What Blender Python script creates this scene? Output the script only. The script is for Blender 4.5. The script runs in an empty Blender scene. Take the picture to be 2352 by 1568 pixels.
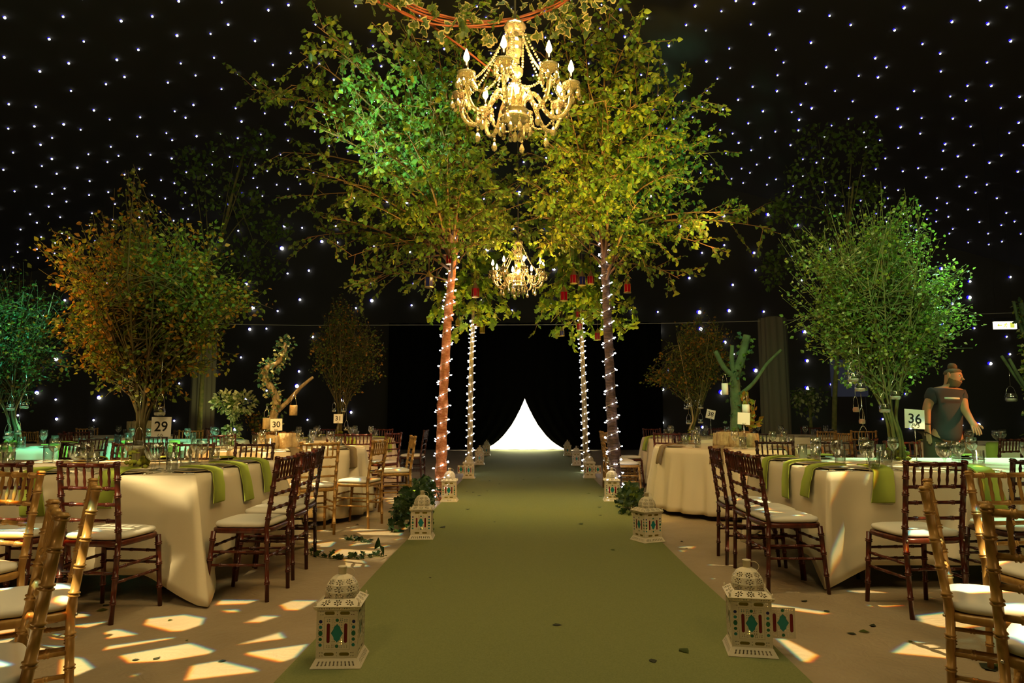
import bpy, bmesh, math, random
import numpy as np
from mathutils import Vector, Matrix, Euler
rnd = random.Random(7)
rng = np.random.default_rng(11)
PI = math.pi
scene = bpy.context.scene
COL = scene.collection

# ---------------------------------------------------------------- camera
CAMZ, FPX, CX, CY = 1.15, 1568.0, 1176.0, 784.0
PITCH = math.atan2(166.0, FPX)
YAW = math.atan2(27.0, FPX)
cam_data = bpy.data.cameras.new('camera')
cam_data.sensor_width = 36.0
cam_data.lens = 24.0
cam_data.clip_end = 200
cam = bpy.data.objects.new('camera', cam_data)
COL.objects.link(cam)
cam.location = (0, 0, CAMZ)
cam.rotation_euler = Euler((PI/2 + PITCH, 0, YAW), 'XYZ')
scene.camera = cam

# ---------------------------------------------------------------- world, view
world = bpy.data.worlds.new('night_hall')
scene.world = world
world.use_nodes = True
world.node_tree.nodes['Background'].inputs[0].default_value = (1.0, 0.82, 0.5, 1)
world.node_tree.nodes['Background'].inputs[1].default_value = 0.004
vs = scene.view_settings
vs.view_transform = 'Standard'
vs.look = 'None'
vs.exposure = 0.0
vs.gamma = 1.0
vs.use_curve_mapping = False
cy = scene.cycles
cy.max_bounces = 8
cy.diffuse_bounces = 2
cy.glossy_bounces = 2
cy.transmission_bounces = 6
cy.transparent_max_bounces = 24
cy.caustics_reflective = False
cy.caustics_refractive = False
cy.sample_clamp_indirect = 3.0
cy.use_denoising = True

# ---------------------------------------------------------------- large lights of the hall (truss lamps above, uplighters, added fills)
def lamp(name, kind, loc, power, color, target=None, size=0.1, angle=60, blend=0.4):
    l = bpy.data.lights.new(name, kind)
    l.energy = power
    l.color = color
    if kind == 'AREA':
        l.size = size
    else:
        l.shadow_soft_size = size
    if kind == 'SPOT':
        l.spot_size = math.radians(angle)
        l.spot_blend = blend
    o = bpy.data.objects.new(name, l)
    COL.objects.link(o)
    o.location = loc
    if target is not None:
        o.rotation_euler = (Vector(target) - Vector(loc)).to_track_quat('-Z', 'Y').to_euler()
    return o

WARM = (1.0, 0.66, 0.27)
AMBER = (1.0, 0.43, 0.08)
TEAL = (0.10, 1.0, 0.50)

def gobo(name, loc, power, xmin, xmax, ymin, ymax, seed, scale=3.0, thr=0.175, rot=0.5, soft=0.03, fringe=0.004):
    """a breakup gobo in a downward profile spot, shuttered to a rectangle of floor"""
    o = lamp(name, 'SPOT', loc, power, (1.0, 0.80, 0.42), None, 0.012, 120, 0.1)
    l = o.data
    l.use_nodes = True
    nt = l.node_tree
    N, L = nt.nodes, nt.links
    em = N['Emission']
    geo = N.new('ShaderNodeNewGeometry')
    sep = N.new('ShaderNodeSeparateXYZ')
    L.new(geo.outputs['Incoming'], sep.inputs[0])
    def math_(op, a, b=None, c=None):
        m = N.new('ShaderNodeMath'); m.operation = op
        for i, v in enumerate((a, b, c)):
            if v is None: continue
            if isinstance(v, (int, float)): m.inputs[i].default_value = v
            else: L.new(v, m.inputs[i])
        return m.outputs[0]
    rx = math_('DIVIDE', sep.outputs[0], sep.outputs[2])
    ry = math_('DIVIDE', sep.outputs[1], sep.outputs[2])
    chans = []
    for k, s in enumerate((1 + fringe, 1.0, 1 - fringe)):
        fx = math_('MULTIPLY_ADD', rx, -loc[2] * s, loc[0])
        fy = math_('MULTIPLY_ADD', ry, -loc[2] * s, loc[1])
        cmb = N.new('ShaderNodeCombineXYZ')
        L.new(fx, cmb.inputs[0]); L.new(fy, cmb.inputs[1]); cmb.inputs[2].default_value = seed
        mp = N.new('ShaderNodeMapping')
        mp.inputs['Rotation'].default_value = (0, 0, rot)
        mp.inputs['Scale'].default_value = (0.8, 1.15, 1)
        L.new(cmb.outputs[0], mp.inputs[0])
        vo = N.new('ShaderNodeTexVoronoi')
        vo.voronoi_dimensions = '3D'
        vo.feature = 'DISTANCE_TO_EDGE'
        vo.inputs['Scale'].default_value = scale
        L.new(mp.outputs[0], vo.inputs['Vector'])
        mr = N.new('ShaderNodeMapRange')
        mr.interpolation_type = 'SMOOTHSTEP'
        mr.inputs['From Min'].default_value = thr
        mr.inputs['From Max'].default_value = thr + soft
        L.new(vo.outputs['Distance'], mr.inputs['Value'])
        v = mr.outputs[0]
        for coord, lo, hi in ((fx, xmin, xmax), (fy, ymin, ymax)):
            v = math_('MULTIPLY', v, math_('GREATER_THAN', coord, lo))
            v = math_('MULTIPLY', v, math_('LESS_THAN', coord, hi))
        chans.append(v)
    cc = N.new('ShaderNodeCombineColor')
    for i, c in enumerate(chans): L.new(c, cc.inputs[i])
    L.new(cc.outputs[0], em.inputs['Color'])
    return o

gobo('gobo_spot_left', (-2.6, 1.2, 4.6), 3300, -4.6, -1.09, 1.6, 4.35, 3.1)
gobo('gobo_spot_right', (2.9, 1.2, 4.6), 3000, 1.30, 4.6, 1.6, 4.5, 8.3, 2.4, 0.215, 1.2)
gobo('gobo_spot_left_soft', (-2.3, 0.6, 4.2), 1700, -5.4, -1.09, 4.4, 9.5, 2.2, 1.25, 0.14, 0.9, 0.20, 0.0)
gobo('gobo_spot_left_far', (-4.6, 7.4, 4.8), 2700, -4.0, -1.15, 5.2, 10.0, 5.7, 3.2, 0.16, 0.1)
gobo('gobo_spot_right_far', (4.4, 4.6, 4.8), 2000, 1.32, 3.2, 4.6, 6.2, 1.7, 4.0, 0.20, 0.1)
lamp('wash_front_left', 'SPOT', (-2.0, -2.0, 4.6), 400, WARM, (-3.2, 5.0, 0.4), 0.5, 55, 0.8)
lamp('wash_front_right', 'SPOT', (2.2, -2.0, 4.6), 250, WARM, (3.2, 5.5, 0.4), 0.5, 55, 0.8)
lamp('wash_mid_left', 'SPOT', (-1.0, 3.5, 5.0), 520, WARM, (-2.8, 9.5, 0.6), 0.4, 50, 0.8)
lamp('wash_mid_right', 'SPOT', (1.2, 3.5, 5.0), 300, WARM, (2.6, 9.5, 0.6), 0.4, 50, 0.8)
lamp('wash_aisle', 'AREA', (0.1, 3.0, 6.0), 125, (1.0, 0.84, 0.42), (0.1, 4.5, 0), 3.0)
lamp('aisle_glow', 'SPOT', (0.1, 8.6, 3.2), 190, (1.0, 0.80, 0.26), (0.1, 8.8, 0), 0.4, 80, 0.9)
lamp('teal_table_right', 'SPOT', (4.4, 7.8, 5.2), 2300, (0.42, 1.0, 0.62), (3.7, 5.5, 0.75), 0.2, 32, 0.7)
lamp('teal_table_left', 'SPOT', (-5.6, 4.6, 5.2), 2600, (0.15, 1.0, 0.66), (-5.2, 9.2, 0.3), 0.2, 26, 0.6)
lamp('teal_crown_left', 'SPOT', (-3.6, 3.2, 2.6), 4600, (0.38, 1.0, 0.66), (-1.5, 7.0, 4.25), 0.10, 19, 0.6)
lamp('teal_crown_right', 'SPOT', (3.6, 3.2, 2.4), 900, TEAL, (2.0, 7.2, 3.75), 0.10, 22, 0.7)
lamp('yellow_crown_right', 'SPOT', (1.4, 3.0, 2.4), 1300, (1.0, 0.78, 0.12), (0.75, 7.3, 4.0), 0.1, 24, 0.7)
lamp('green_tree_right', 'SPOT', (1.4, 2.6, 3.4), 480, (0.40, 1.0, 0.42), (3.2, 6.2, 2.2), 0.2, 40, 0.7)
lamp('amber_tree_left', 'SPOT', (-4.6, 2.2, 3.0), 1100, (1.0, 0.50, 0.10), (-3.6, 5.0, 1.9), 0.2, 30, 0.7)
lamp('green_tree_left', 'SPOT', (-1.0, 2.4, 3.4), 260, (0.2, 1.0, 0.35), (-2.4, 5.0, 2.3), 0.2, 20, 0.7)
lamp('green_tree_far_left', 'SPOT', (-4.2, 5.0, 4.4), 45, (0.4, 1.0, 0.5), (-6.0, 7.9, 1.5), 0.2, 30, 0.7)
lamp('amber_trees_back_left', 'SPOT', (-2.0, 7.4, 3.6), 110, (1.0, 0.55, 0.14), (-3.2, 11.0, 1.7), 0.2, 45, 0.7)
lamp('amber_trees_back_right', 'SPOT', (2.0, 7.4, 3.6), 230, (1.0, 0.55, 0.14), (2.9, 11.4, 1.3), 0.2, 40, 0.7)
lamp('green_cut_tree', 'SPOT', (1.6, 5.5, 3.6), 90, (0.2, 1.0, 0.5), (2.5, 8.3, 1.7), 0.15, 22, 0.7)
lamp('warm_gnarled_tree', 'SPOT', (-1.4, 5.2, 3.6), 160, (1.0, 0.75, 0.3), (-2.8, 8.0, 1.3), 0.15, 24, 0.7)
lamp('warm_log_right', 'SPOT', (1.3, 5.6, 3.2), 150, (1.0, 0.72, 0.3), (2.6, 8.3, 0.85), 0.15, 12, 0.7)
lamp('orange_waiter', 'SPOT', (7.2, 5.2, 2.6), 620, (1.0, 0.32, 0.07), (4.4, 7.0, 1.4), 0.15, 24, 0.6)
lamp('pillar_left_up', 'SPOT', (-5.6, 12.6, 0.5), 60, (0.8, 0.85, 0.3), (-6.5, 14.0, 2.0), 0.1, 50, 0.7)
lamp('pillar_right_up', 'SPOT', (4.5, 12.9, 0.3), 7, (0.8, 0.75, 0.5), (5.2, 14.0, 2.0), 0.1, 50, 0.7)
for i, (x, y, p) in enumerate(((-1.24, 7.6, 1250), (1.40, 7.6, 1450), (-1.2, 12.2, 700), (1.45, 12.3, 700))):
    lamp('crown_uplight', 'SPOT', (x, y, 0.25), p, (1.0, 0.74, 0.13), (x*0.85, y - 0.3, 4.0), 0.08, 54, 0.6)
lamp('crown_front_fill', 'SPOT', (0.1, 1.0, 2.6), 650, (1.0, 0.76, 0.16), (0.1, 7.5, 4.2), 0.15, 50, 0.8)  # unseen front fill, added to brighten the crowns
lamp('dim_tree_fill', 'SPOT', (0, 4.0, 5.0), 620, (1.0, 0.75, 0.3), (-6.5, 13, 4.0), 0.3, 24, 0.8)  # pair of unseen fills added to bring up the dim back trees
lamp('dim_tree_fill', 'SPOT', (0, 4.0, 5.0), 620, (0.9, 0.85, 0.3), (6.3, 13, 4.6), 0.3, 24, 0.8)
lamp('roof_fill', 'SPOT', (-8, -1, 4.0), 420, (0.85, 1.0, 0.62), (-8, 14, 8.5), 0.5, 95, 0.9)  # pair of unseen fills added to lift the black of the ceiling
lamp('roof_fill', 'SPOT', (8, -1, 4.0), 420, (1.0, 0.92, 0.62), (8, 14, 8.5), 0.5, 95, 0.9)
lamp('lobby_lamp', 'AREA', (0.08, 24.7, 1.3), 160, (1.0, 0.92, 0.66), (0.08, 20, 0.2), 1.2)
lamp('lobby_light', 'AREA', (0.05, 23.6, 2.3), 420, (1.0, 0.93, 0.74), (0.05, 23.6, 0), 1.6)

# ---------------------------------------------------------------- pixel of the photograph -> point of the hall (only used to survey positions)
_R = cam.rotation_euler.to_matrix()
def ray(px, py):
    return _R @ Vector(((px - CX)/FPX, (CY - py)/FPX, -1.0))
def Z(px, py, z=0.0):
    d = ray(px, py); t = (z - CAMZ)/d.z
    return Vector((d.x*t, d.y*t, z))
def D(px, py, y):
    d = ray(px, py); t = y/d.y
    return Vector((d.x*t, y, CAMZ + d.z*t))

# ---------------------------------------------------------------- materials
def mat(name, color, rough=0.6, metal=0.0, spec=0.4, trans=0.0, noise=None, emit=None, estr=0.0, ior=1.45, bump=None, sheen=0.0, sampling=None):
    m = bpy.data.materials.new(name)
    m.use_nodes = True
    nt = m.node_tree
    b = nt.nodes['Principled BSDF']
    b.inputs['Base Color'].default_value = (*color, 1)
    b.inputs['Roughness'].default_value = rough
    b.inputs['Metallic'].default_value = metal
    b.inputs['Specular IOR Level'].default_value = spec
    b.inputs['Transmission Weight'].default_value = trans
    b.inputs['IOR'].default_value = ior
    if sheen: b.inputs['Sheen Weight'].default_value = sheen
    if emit:
        b.inputs['Emission Color'].default_value = (*emit, 1)
        b.inputs['Emission Strength'].default_value = estr
    if noise or bump:
        tc = nt.nodes.new('ShaderNodeTexCoord')
    if noise:
        c2, scale, *st = noise
        mp = nt.nodes.new('ShaderNodeMapping')
        if st: mp.inputs['Scale'].default_value = st[0]
        nt.links.new(tc.outputs['Object'], mp.inputs[0])
        n = nt.nodes.new('ShaderNodeTexNoise')
        n.inputs['Scale'].default_value = scale
        n.inputs['Detail'].default_value = 5
        nt.links.new(mp.outputs[0], n.inputs['Vector'])
        r = nt.nodes.new('ShaderNodeValToRGB')
        r.color_ramp.elements[0].position = 0.35
        r.color_ramp.elements[1].position = 0.65
        r.color_ramp.elements[0].color = (*color, 1)
        r.color_ramp.elements[1].color = (*c2, 1)
        nt.links.new(n.outputs['Fac'], r.inputs[0])
        nt.links.new(r.outputs[0], b.inputs['Base Color'])
    if bump:
        scale, strength = bump[:2]
        n2 = nt.nodes.new('ShaderNodeTexNoise')
        n2.inputs['Scale'].default_value = scale
        n2.inputs['Detail'].default_value = 6
        if len(bump) > 2: n2.inputs['Distortion'].default_value = bump[2]
        nt.links.new(tc.outputs['Object'], n2.inputs['Vector'])
        bp = nt.nodes.new('ShaderNodeBump')
        bp.inputs['Strength'].default_value = strength
        bp.inputs['Distance'].default_value = 0.02
        nt.links.new(n2.outputs['Fac'], bp.inputs['Height'])
        nt.links.new(bp.outputs[0], b.inputs['Normal'])
    if sampling: m.cycles.emission_sampling = sampling
    return m

def leaf_mat(name, color, tcol, mix=0.45):
    m = bpy.data.materials.new(name); m.use_nodes = True
    nt = m.node_tree; b = nt.nodes['Principled BSDF']; out = nt.nodes['Material Output']
    b.inputs['Base Color'].default_value = (*color, 1)
    b.inputs['Roughness'].default_value = 0.45
    b.inputs['Specular IOR Level'].default_value = 0.35
    t = nt.nodes.new('ShaderNodeBsdfTranslucent'); t.inputs[0].default_value = (*tcol, 1)
    mx = nt.nodes.new('ShaderNodeMixShader'); mx.inputs[0].default_value = mix
    nt.links.new(b.outputs[0], mx.inputs[1]); nt.links.new(t.outputs[0], mx.inputs[2])
    nt.links.new(mx.outputs[0], out.inputs[0])
    return m

M = {}
M['floor'] = mat('floor_vinyl', (0.36, 0.275, 0.170), 0.5, noise=((0.41, 0.32, 0.205), 3.0), bump=(9, 0.35, 2.5))
M['carpet'] = mat('green_carpet', (0.225, 0.245, 0.090), 0.95, spec=0.1, noise=((0.27, 0.29, 0.115), 160.0), bump=(420, 0.5))
M['black_cloth'] = mat('black_starcloth', (0.055, 0.050, 0.040), 0.9, spec=0.1, bump=(3, 0.3))
M['black_drape'] = mat('black_drape', (0.006, 0.006, 0.006), 0.95, spec=0.05)
M['star'] = mat('star_light_white', (0.8, 0.85, 1), emit=(0.92, 0.95, 1.0), estr=9, sampling='NONE')
M['star_fringe'] = mat('star_blue_fringe', (0.05, 0.05, 0.5), emit=(0.02, 0.01, 1.0), estr=1.3, sampling='NONE')
M['lobby'] = mat('lobby_white', (0.9, 0.88, 0.8), 0.8)
M['cloth'] = mat('cream_tablecloth', (0.80, 0.70, 0.50), 0.85, spec=0.15, bump=(420, 0.12))
M['pleat'] = M['cloth']
M['lime'] = mat('lime_napkin', (0.40, 0.49, 0.085), 0.85, spec=0.1)
M['taupe'] = mat('taupe_napkin', (0.30, 0.22, 0.12), 0.85, spec=0.1)
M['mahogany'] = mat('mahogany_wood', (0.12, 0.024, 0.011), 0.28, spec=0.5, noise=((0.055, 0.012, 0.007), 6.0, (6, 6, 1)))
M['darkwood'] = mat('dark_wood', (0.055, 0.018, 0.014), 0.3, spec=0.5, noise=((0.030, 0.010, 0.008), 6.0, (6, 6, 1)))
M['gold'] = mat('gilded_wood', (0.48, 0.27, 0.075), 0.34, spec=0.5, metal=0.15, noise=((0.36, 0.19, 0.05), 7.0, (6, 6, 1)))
M['cushion'] = mat('ivory_cushion', (0.80, 0.76, 0.66), 0.8, spec=0.15)
M['steel'] = mat('dark_table_leg', (0.03, 0.028, 0.026), 0.45, metal=0.3)
M['screw'] = mat('steel_screw', (0.7, 0.68, 0.62), 0.3, metal=0.9)
M['ply'] = mat('table_board', (0.32, 0.22, 0.12), 0.6)
def thin_glass(name, tint, gloss=0.10):
    m = bpy.data.materials.new(name); m.use_nodes = True
    nt = m.node_tree; nt.nodes.remove(nt.nodes['Principled BSDF']); out = nt.nodes['Material Output']
    tr = nt.nodes.new('ShaderNodeBsdfTransparent'); tr.inputs[0].default_value = (*tint, 1)
    g = nt.nodes.new('ShaderNodeBsdfGlossy'); g.inputs['Roughness'].default_value = 0.08; g.inputs[0].default_value = (1, 1, 1, 1)
    lw = nt.nodes.new('ShaderNodeLayerWeight'); lw.inputs[0].default_value = 0.5
    mr = nt.nodes.new('ShaderNodeMapRange'); mr.inputs['To Min'].default_value = gloss; mr.inputs['To Max'].default_value = 0.9
    pw_ = nt.nodes.new('ShaderNodeMath'); pw_.operation = 'POWER'; pw_.inputs[1].default_value = 1.7
    nt.links.new(lw.outputs['Facing'], pw_.inputs[0]); nt.links.new(pw_.outputs[0], mr.inputs['Value'])
    mx = nt.nodes.new('ShaderNodeMixShader')
    nt.links.new(mr.outputs[0], mx.inputs[0]); nt.links.new(tr.outputs[0], mx.inputs[1]); nt.links.new(g.outputs[0], mx.inputs[2])
    nt.links.new(mx.outputs[0], out.inputs[0])
    return m
M['glass'] = thin_glass('clear_glass', (0.93, 0.94, 0.92))
M['plate'] = mat('plate_rim', (0.58, 0.50, 0.36), 0.3)
M['silver'] = mat('cutlery_metal', (0.75, 0.72, 0.65), 0.22, metal=1.0)
M['card'] = mat('white_card', (0.85, 0.83, 0.76), 0.5)
M['ink'] = mat('black_ink', (0.012, 0.012, 0.012), 0.5)
M['white_metal'] = mat('white_enamel', (0.74, 0.65, 0.47), 0.5, spec=0.35)
M['g_red'] = mat('red_glass', (0.26, 0.006, 0.012), 0.12, trans=0.35, spec=0.6)
M['g_ruby'] = mat('ruby_glass', (0.62, 0.008, 0.035), 0.15, trans=0.45, spec=0.6)
M['g_teal'] = mat('turquoise_glass', (0.03, 0.36, 0.36), 0.12, trans=0.35, spec=0.6)
M['g_green'] = mat('green_glass', (0.03, 0.24, 0.12), 0.12, trans=0.35, spec=0.6)
M['g_amber'] = mat('amber_glass', (0.30, 0.23, 0.015), 0.12, trans=0.35, spec=0.6)
M['g_blue'] = mat('blue_glass', (0.03, 0.03, 0.22), 0.12, trans=0.35, spec=0.6)
M['flame'] = mat('candle_glow', (1, 0.7, 0.2), emit=(1.0, 0.60, 0.10), estr=5)
M['wax'] = mat('white_wax', (0.85, 0.80, 0.68), 0.5)
M['brass'] = mat('lantern_brass', (0.55, 0.36, 0.14), 0.35, metal=0.8)
M['bulb'] = mat('lamp_bulb', (1, 0.9, 0.7), emit=(1.0, 0.58, 0.20), estr=130)
M['crystal'] = mat('crystal_glass', (1.0, 0.82, 0.52), 0.04, trans=0.80, spec=0.7, ior=1.5)
M['chrome'] = mat('candle_tube_chrome', (0.75, 0.65, 0.5), 0.15, metal=1.0)
M['cable_dark'] = mat('black_cable', (0.02, 0.02, 0.02), 0.6)
M['cable_clear'] = mat('clear_cable', (0.55, 0.50, 0.38), 0.35)
M['fairy'] = mat('fairy_bulb', (0.9, 0.93, 1), emit=(0.90, 0.90, 1.0), estr=26)
M['birch_warm'] = mat('birch_bark_orange', (0.36, 0.10, 0.025), 0.8, noise=((0.50, 0.21, 0.075), 6.0, (2, 2, 9)), bump=(30, 1.0))
M['birch_dark'] = mat('birch_bark_brown', (0.040, 0.024, 0.018), 0.8, noise=((0.12, 0.072, 0.052), 6.0, (2, 2, 9)), bump=(30, 1.0))
M['maple_bark'] = mat('maple_bark', (0.38, 0.27, 0.11), 0.8, noise=((0.24, 0.16, 0.06), 8.0, (2, 2, 5)))
M['twig_red'] = mat('red_willow', (0.24, 0.060, 0.020), 0.5)
M['twig'] = mat('twig_brown', (0.19, 0.10, 0.04), 0.75)
M['stem_dark'] = mat('dark_mossy_stem', (0.085, 0.055, 0.022), 0.85, noise=((0.06, 0.065, 0.015), 14.0))
M['stem_green'] = mat('mossy_stem', (0.17, 0.14, 0.045), 0.85, noise=((0.09, 0.10, 0.025), 14.0))
M['stem_pale'] = mat('pale_willow', (0.50, 0.38, 0.20), 0.7)
M['bark_grey'] = mat('gnarled_bark', (0.30, 0.22, 0.12), 0.9, noise=((0.14, 0.10, 0.05), 10.0, (3, 3, 1)), bump=(18, 1.0))
M['bark_green'] = mat('green_bark', (0.09, 0.13, 0.055), 0.9, noise=((0.06, 0.08, 0.035), 10.0), bump=(18, 0.8))
M['log_end'] = mat('log_bark', (0.50, 0.37, 0.19), 0.85, noise=((0.34, 0.23, 0.11), 12.0, (3, 3, 1)), bump=(22, 0.9))
M['moss'] = mat('moss', (0.20, 0.19, 0.015), 0.95, noise=((0.11, 0.13, 0.01), 30.0))
M['chip'] = mat('bark_chips', (0.22, 0.11, 0.045), 0.9)
for nm, c, t in (('leaf_green', (0.10, 0.19, 0.030), (0.30, 0.46, 0.05)), ('leaf_yellow', (0.24, 0.27, 0.030), (0.52, 0.52, 0.05)),
                 ('leaf_olive', (0.085, 0.12, 0.022), (0.20, 0.26, 0.03)), ('leaf_amber', (0.34, 0.17, 0.02), (0.55, 0.28, 0.03)),
                 ('leaf_maple', (0.15, 0.25, 0.035), (0.42, 0.56, 0.06)), ('leaf_dark', (0.025, 0.055, 0.018), (0.03, 0.07, 0.012)),
                 ('leaf_pale', (0.44, 0.42, 0.20), (0.50, 0.46, 0.16)), ('ivy_green', (0.055, 0.10, 0.04), (0.08, 0.13, 0.03)),
                 ('ivy_rim', (0.50, 0.43, 0.20), (0.3, 0.26, 0.08)), ('ivy_teal', (0.05, 0.15, 0.09), (0.06, 0.16, 0.08))):
    M[nm] = leaf_mat(nm, c, t)
M['litter'] = mat('dry_leaf', (0.030, 0.034, 0.014), 0.8)
M['drape_grey'] = mat('pillar_drape', (0.12, 0.10, 0.07), 0.85)
M['skin'] = mat('skin', (0.52, 0.27, 0.16), 0.55)
M['hair'] = mat('brown_hair', (0.13, 0.085, 0.045), 0.7)
M['shirt'] = mat('charcoal_tshirt', (0.055, 0.050, 0.058), 0.85)
M['print'] = mat('shirt_print', (0.80, 0.72, 0.58), 0.7)
M['trouser'] = mat('khaki_trousers', (0.075, 0.058, 0.036), 0.85)
M['apron'] = mat('tool_pouch', (0.20, 0.155, 0.10), 0.85)
M['screen'] = mat('screen_grey', (0.05, 0.05, 0.08), 0.7, emit=(0.30, 0.30, 0.55), estr=0.03)
M['t_yellow'] = mat('screen_yellow', (0.8, 0.8, 0.2), emit=(1.0, 0.95, 0.35), estr=1.0, sampling='NONE')
M['t_pink'] = mat('screen_pink', (0.8, 0.1, 0.4), emit=(1.0, 0.12, 0.5), estr=0.9, sampling='NONE')
M['exit_white'] = mat('exit_panel', (0.9, 0.9, 0.7), emit=(1.0, 0.95, 0.62), estr=2.4)
M['exit_green'] = mat('exit_figure', (0.6, 0.8, 0.1), emit=(0.75, 0.80, 0.10), estr=0.9)
M['jute'] = mat('jar_rust', (0.45, 0.25, 0.18), 0.7)

# ---------------------------------------------------------------- mesh helpers
class MB:
    def __init__(s): s.v = []; s.f = []; s.m = []
    def add(s, vs, fs, m=0):
        o = len(s.v); s.v.extend([tuple(v) for v in vs])
        s.f.extend([tuple(i + o for i in f) for f in fs]); s.m.extend([m]*len(fs))
        return s
    def tube(s, pts, rads, n=6, m=0, caps=True):
        pts = [Vector(p) for p in pts]
        if not hasattr(rads, '__len__'): rads = [rads]*len(pts)
        vs, fs = [], []
        up = None
        for i, p in enumerate(pts):
            t = pts[min(i+1, len(pts)-1)] - pts[max(i-1, 0)]
            if t.length < 1e-9: t = Vector((0, 0, 1))
            t.normalize()
            if up is None:
                up = Vector((1, 0, 0)) if abs(t.x) < 0.8 else Vector((0, 1, 0))
            a = (up - t*up.dot(t))
            if a.length < 1e-6: a = t.orthogonal()
            a.normalize(); up = a; b = t.cross(a)
            for k in range(n):
                an = 2*PI*k/n
                vs.append(p + (a*math.cos(an) + b*math.sin(an))*rads[i])
        for i in range(len(pts)-1):
            for k in range(n):
                fs.append((i*n+k, i*n+(k+1) % n, (i+1)*n+(k+1) % n, (i+1)*n+k))
        if caps:
            fs.append(tuple(range(n-1, -1, -1)))
            fs.append(tuple((len(pts)-1)*n+k for k in range(n)))
        return s.add(vs, fs, m)
    def lathe(s, prof, n=12, T=None, m=0, close=True):
        vs, fs = [], []
        for r, z in prof:
            for k in range(n):
                a = 2*PI*k/n
                p = Vector((r*math.cos(a), r*math.sin(a), z))
                vs.append(T @ p if T is not None else p)
        for i in range(len(prof)-1):
            for k in range(n):
                fs.append((i*n+k, i*n+(k+1) % n, (i+1)*n+(k+1) % n, (i+1)*n+k))
        if close:
            fs.append(tuple(range(n-1, -1, -1)))
            fs.append(tuple((len(prof)-1)*n+k for k in range(n)))
        return s.add(vs, fs, m)
    def box(s, c, d, m=0, R=None):
        c = Vector(c); vs = []
        for x in (-.5, .5):
            for y in (-.5, .5):
                for z in (-.5, .5):
                    p = Vector((x*d[0], y*d[1], z*d[2]))
                    if R is not None: p = R @ p
                    vs.append(c + p)
        return s.add(vs, [(0, 1, 3, 2), (4, 6, 7, 5), (0, 4, 5, 1), (2, 3, 7, 6), (0, 2, 6, 4), (1, 5, 7, 3)], m)
    def ball(s, c, r, nu=8, nv=5, m=0, sc=(1, 1, 1), jit=0):
        c = Vector(c); vs = [c + Vector((0, 0, -r*sc[2]))]
        for j in range(1, nv):
            th = PI*j/nv
            for k in range(nu):
                a = 2*PI*k/nu
                q = 1 + (rnd.uniform(-jit, jit) if jit else 0)
                vs.append(c + Vector((math.sin(th)*math.cos(a)*r*sc[0]*q, math.sin(th)*math.sin(a)*r*sc[1]*q, -math.cos(th)*r*sc[2]*q)))
        vs.append(c + Vector((0, 0, r*sc[2])))
        fs = [(0, 1+(k+1) % nu, 1+k) for k in range(nu)]
        for j in range(nv-2):
            for k in range(nu):
                fs.append((1+j*nu+k, 1+j*nu+(k+1) % nu, 1+(j+1)*nu+(k+1) % nu, 1+(j+1)*nu+k))
        top = len(vs)-1; base = 1+(nv-2)*nu
        fs += [(base+k, base+(k+1) % nu, top) for k in range(nu)]
        return s.add(vs, fs, m)
    def mesh(s, name, mats, smooth=True):
        me = bpy.data.meshes.new(name)
        me.from_pydata(s.v, [], s.f)
        for m in (mats if isinstance(mats, (list, tuple)) else [mats]): me.materials.append(m)
        if len(me.materials) > 1: me.polygons.foreach_set('material_index', s.m)
        if smooth: me.polygons.foreach_set('use_smooth', [True]*len(me.polygons))
        me.update()
        return me
    def build(s, name, mats, parent=None, smooth=True, loc=None):
        return put(name, s.mesh(name, mats, smooth), parent, loc)

def put(name, me, parent=None, loc=None, rot=None, scale=None):
    o = bpy.data.objects.new(name, me); COL.objects.link(o)
    if parent is not None: o.parent = parent
    if loc is not None: o.location = loc
    if rot is not None: o.rotation_euler = rot
    if scale is not None: o.scale = scale
    return o
def tag(o, label=None, cat=None, group=None, kind=None):
    if label: o['label'] = label
    if cat: o['category'] = cat
    if group: o['group'] = group
    if kind: o['kind'] = kind
    return o
def thing(name, label, cat, loc=(0, 0, 0), rz=0, group=None):
    o = put(name, None, None, loc, (0, 0, rz))
    return tag(o, label, cat, group)
KIDS = {}
def copy_tree(o, parent=None):
    c = o.copy(); COL.objects.link(c)
    if parent is not None: c.parent = parent
    for ch in KIDS.get(o.name) or list(o.children): copy_tree(ch, c)
    return c
def ringed(p0, p1, r, rings, r1=None, k=1.34, d=0.005):
    p0, p1 = Vector(p0), Vector(p1); L = (p1-p0).length; r1 = r1 or r
    ts, rs = [0.0], [r]
    for t in rings:
        q = r + (r1-r)*t
        for dt, kk in ((-2*d, 1), (-1.5*d, k), (-.7*d, k), (-.2*d, 1.08), (.2*d, 1.08), (.7*d, k), (1.5*d, k), (2*d, 1)):
            ts.append(t + dt/L); rs.append(q*kk)
    ts.append(1.0); rs.append(r1)
    return [p0.lerp(p1, t) for t in ts], rs
def bez(p0, p1, p2, n=8):
    p0, p1, p2 = Vector(p0), Vector(p1), Vector(p2)
    return [p0*(1-t)**2 + p1*2*t*(1-t) + p2*t*t for t in [i/(n-1) for i in range(n)]]
def smooth_path(pts, n=4):
    """Catmull-Rom through points"""
    P = [Vector(p) for p in pts]; out = []
    for i in range(len(P)-1):
        a, b, c, d = P[max(i-1, 0)], P[i], P[i+1], P[min(i+2, len(P)-1)]
        for k in range(n):
            t = k/n
            out.append(0.5*((2*b) + (c-a)*t + (2*a-5*b+4*c-d)*t*t + (3*b-a-3*c+d)*t**3))
    out.append(P[-1]); return out
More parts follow.
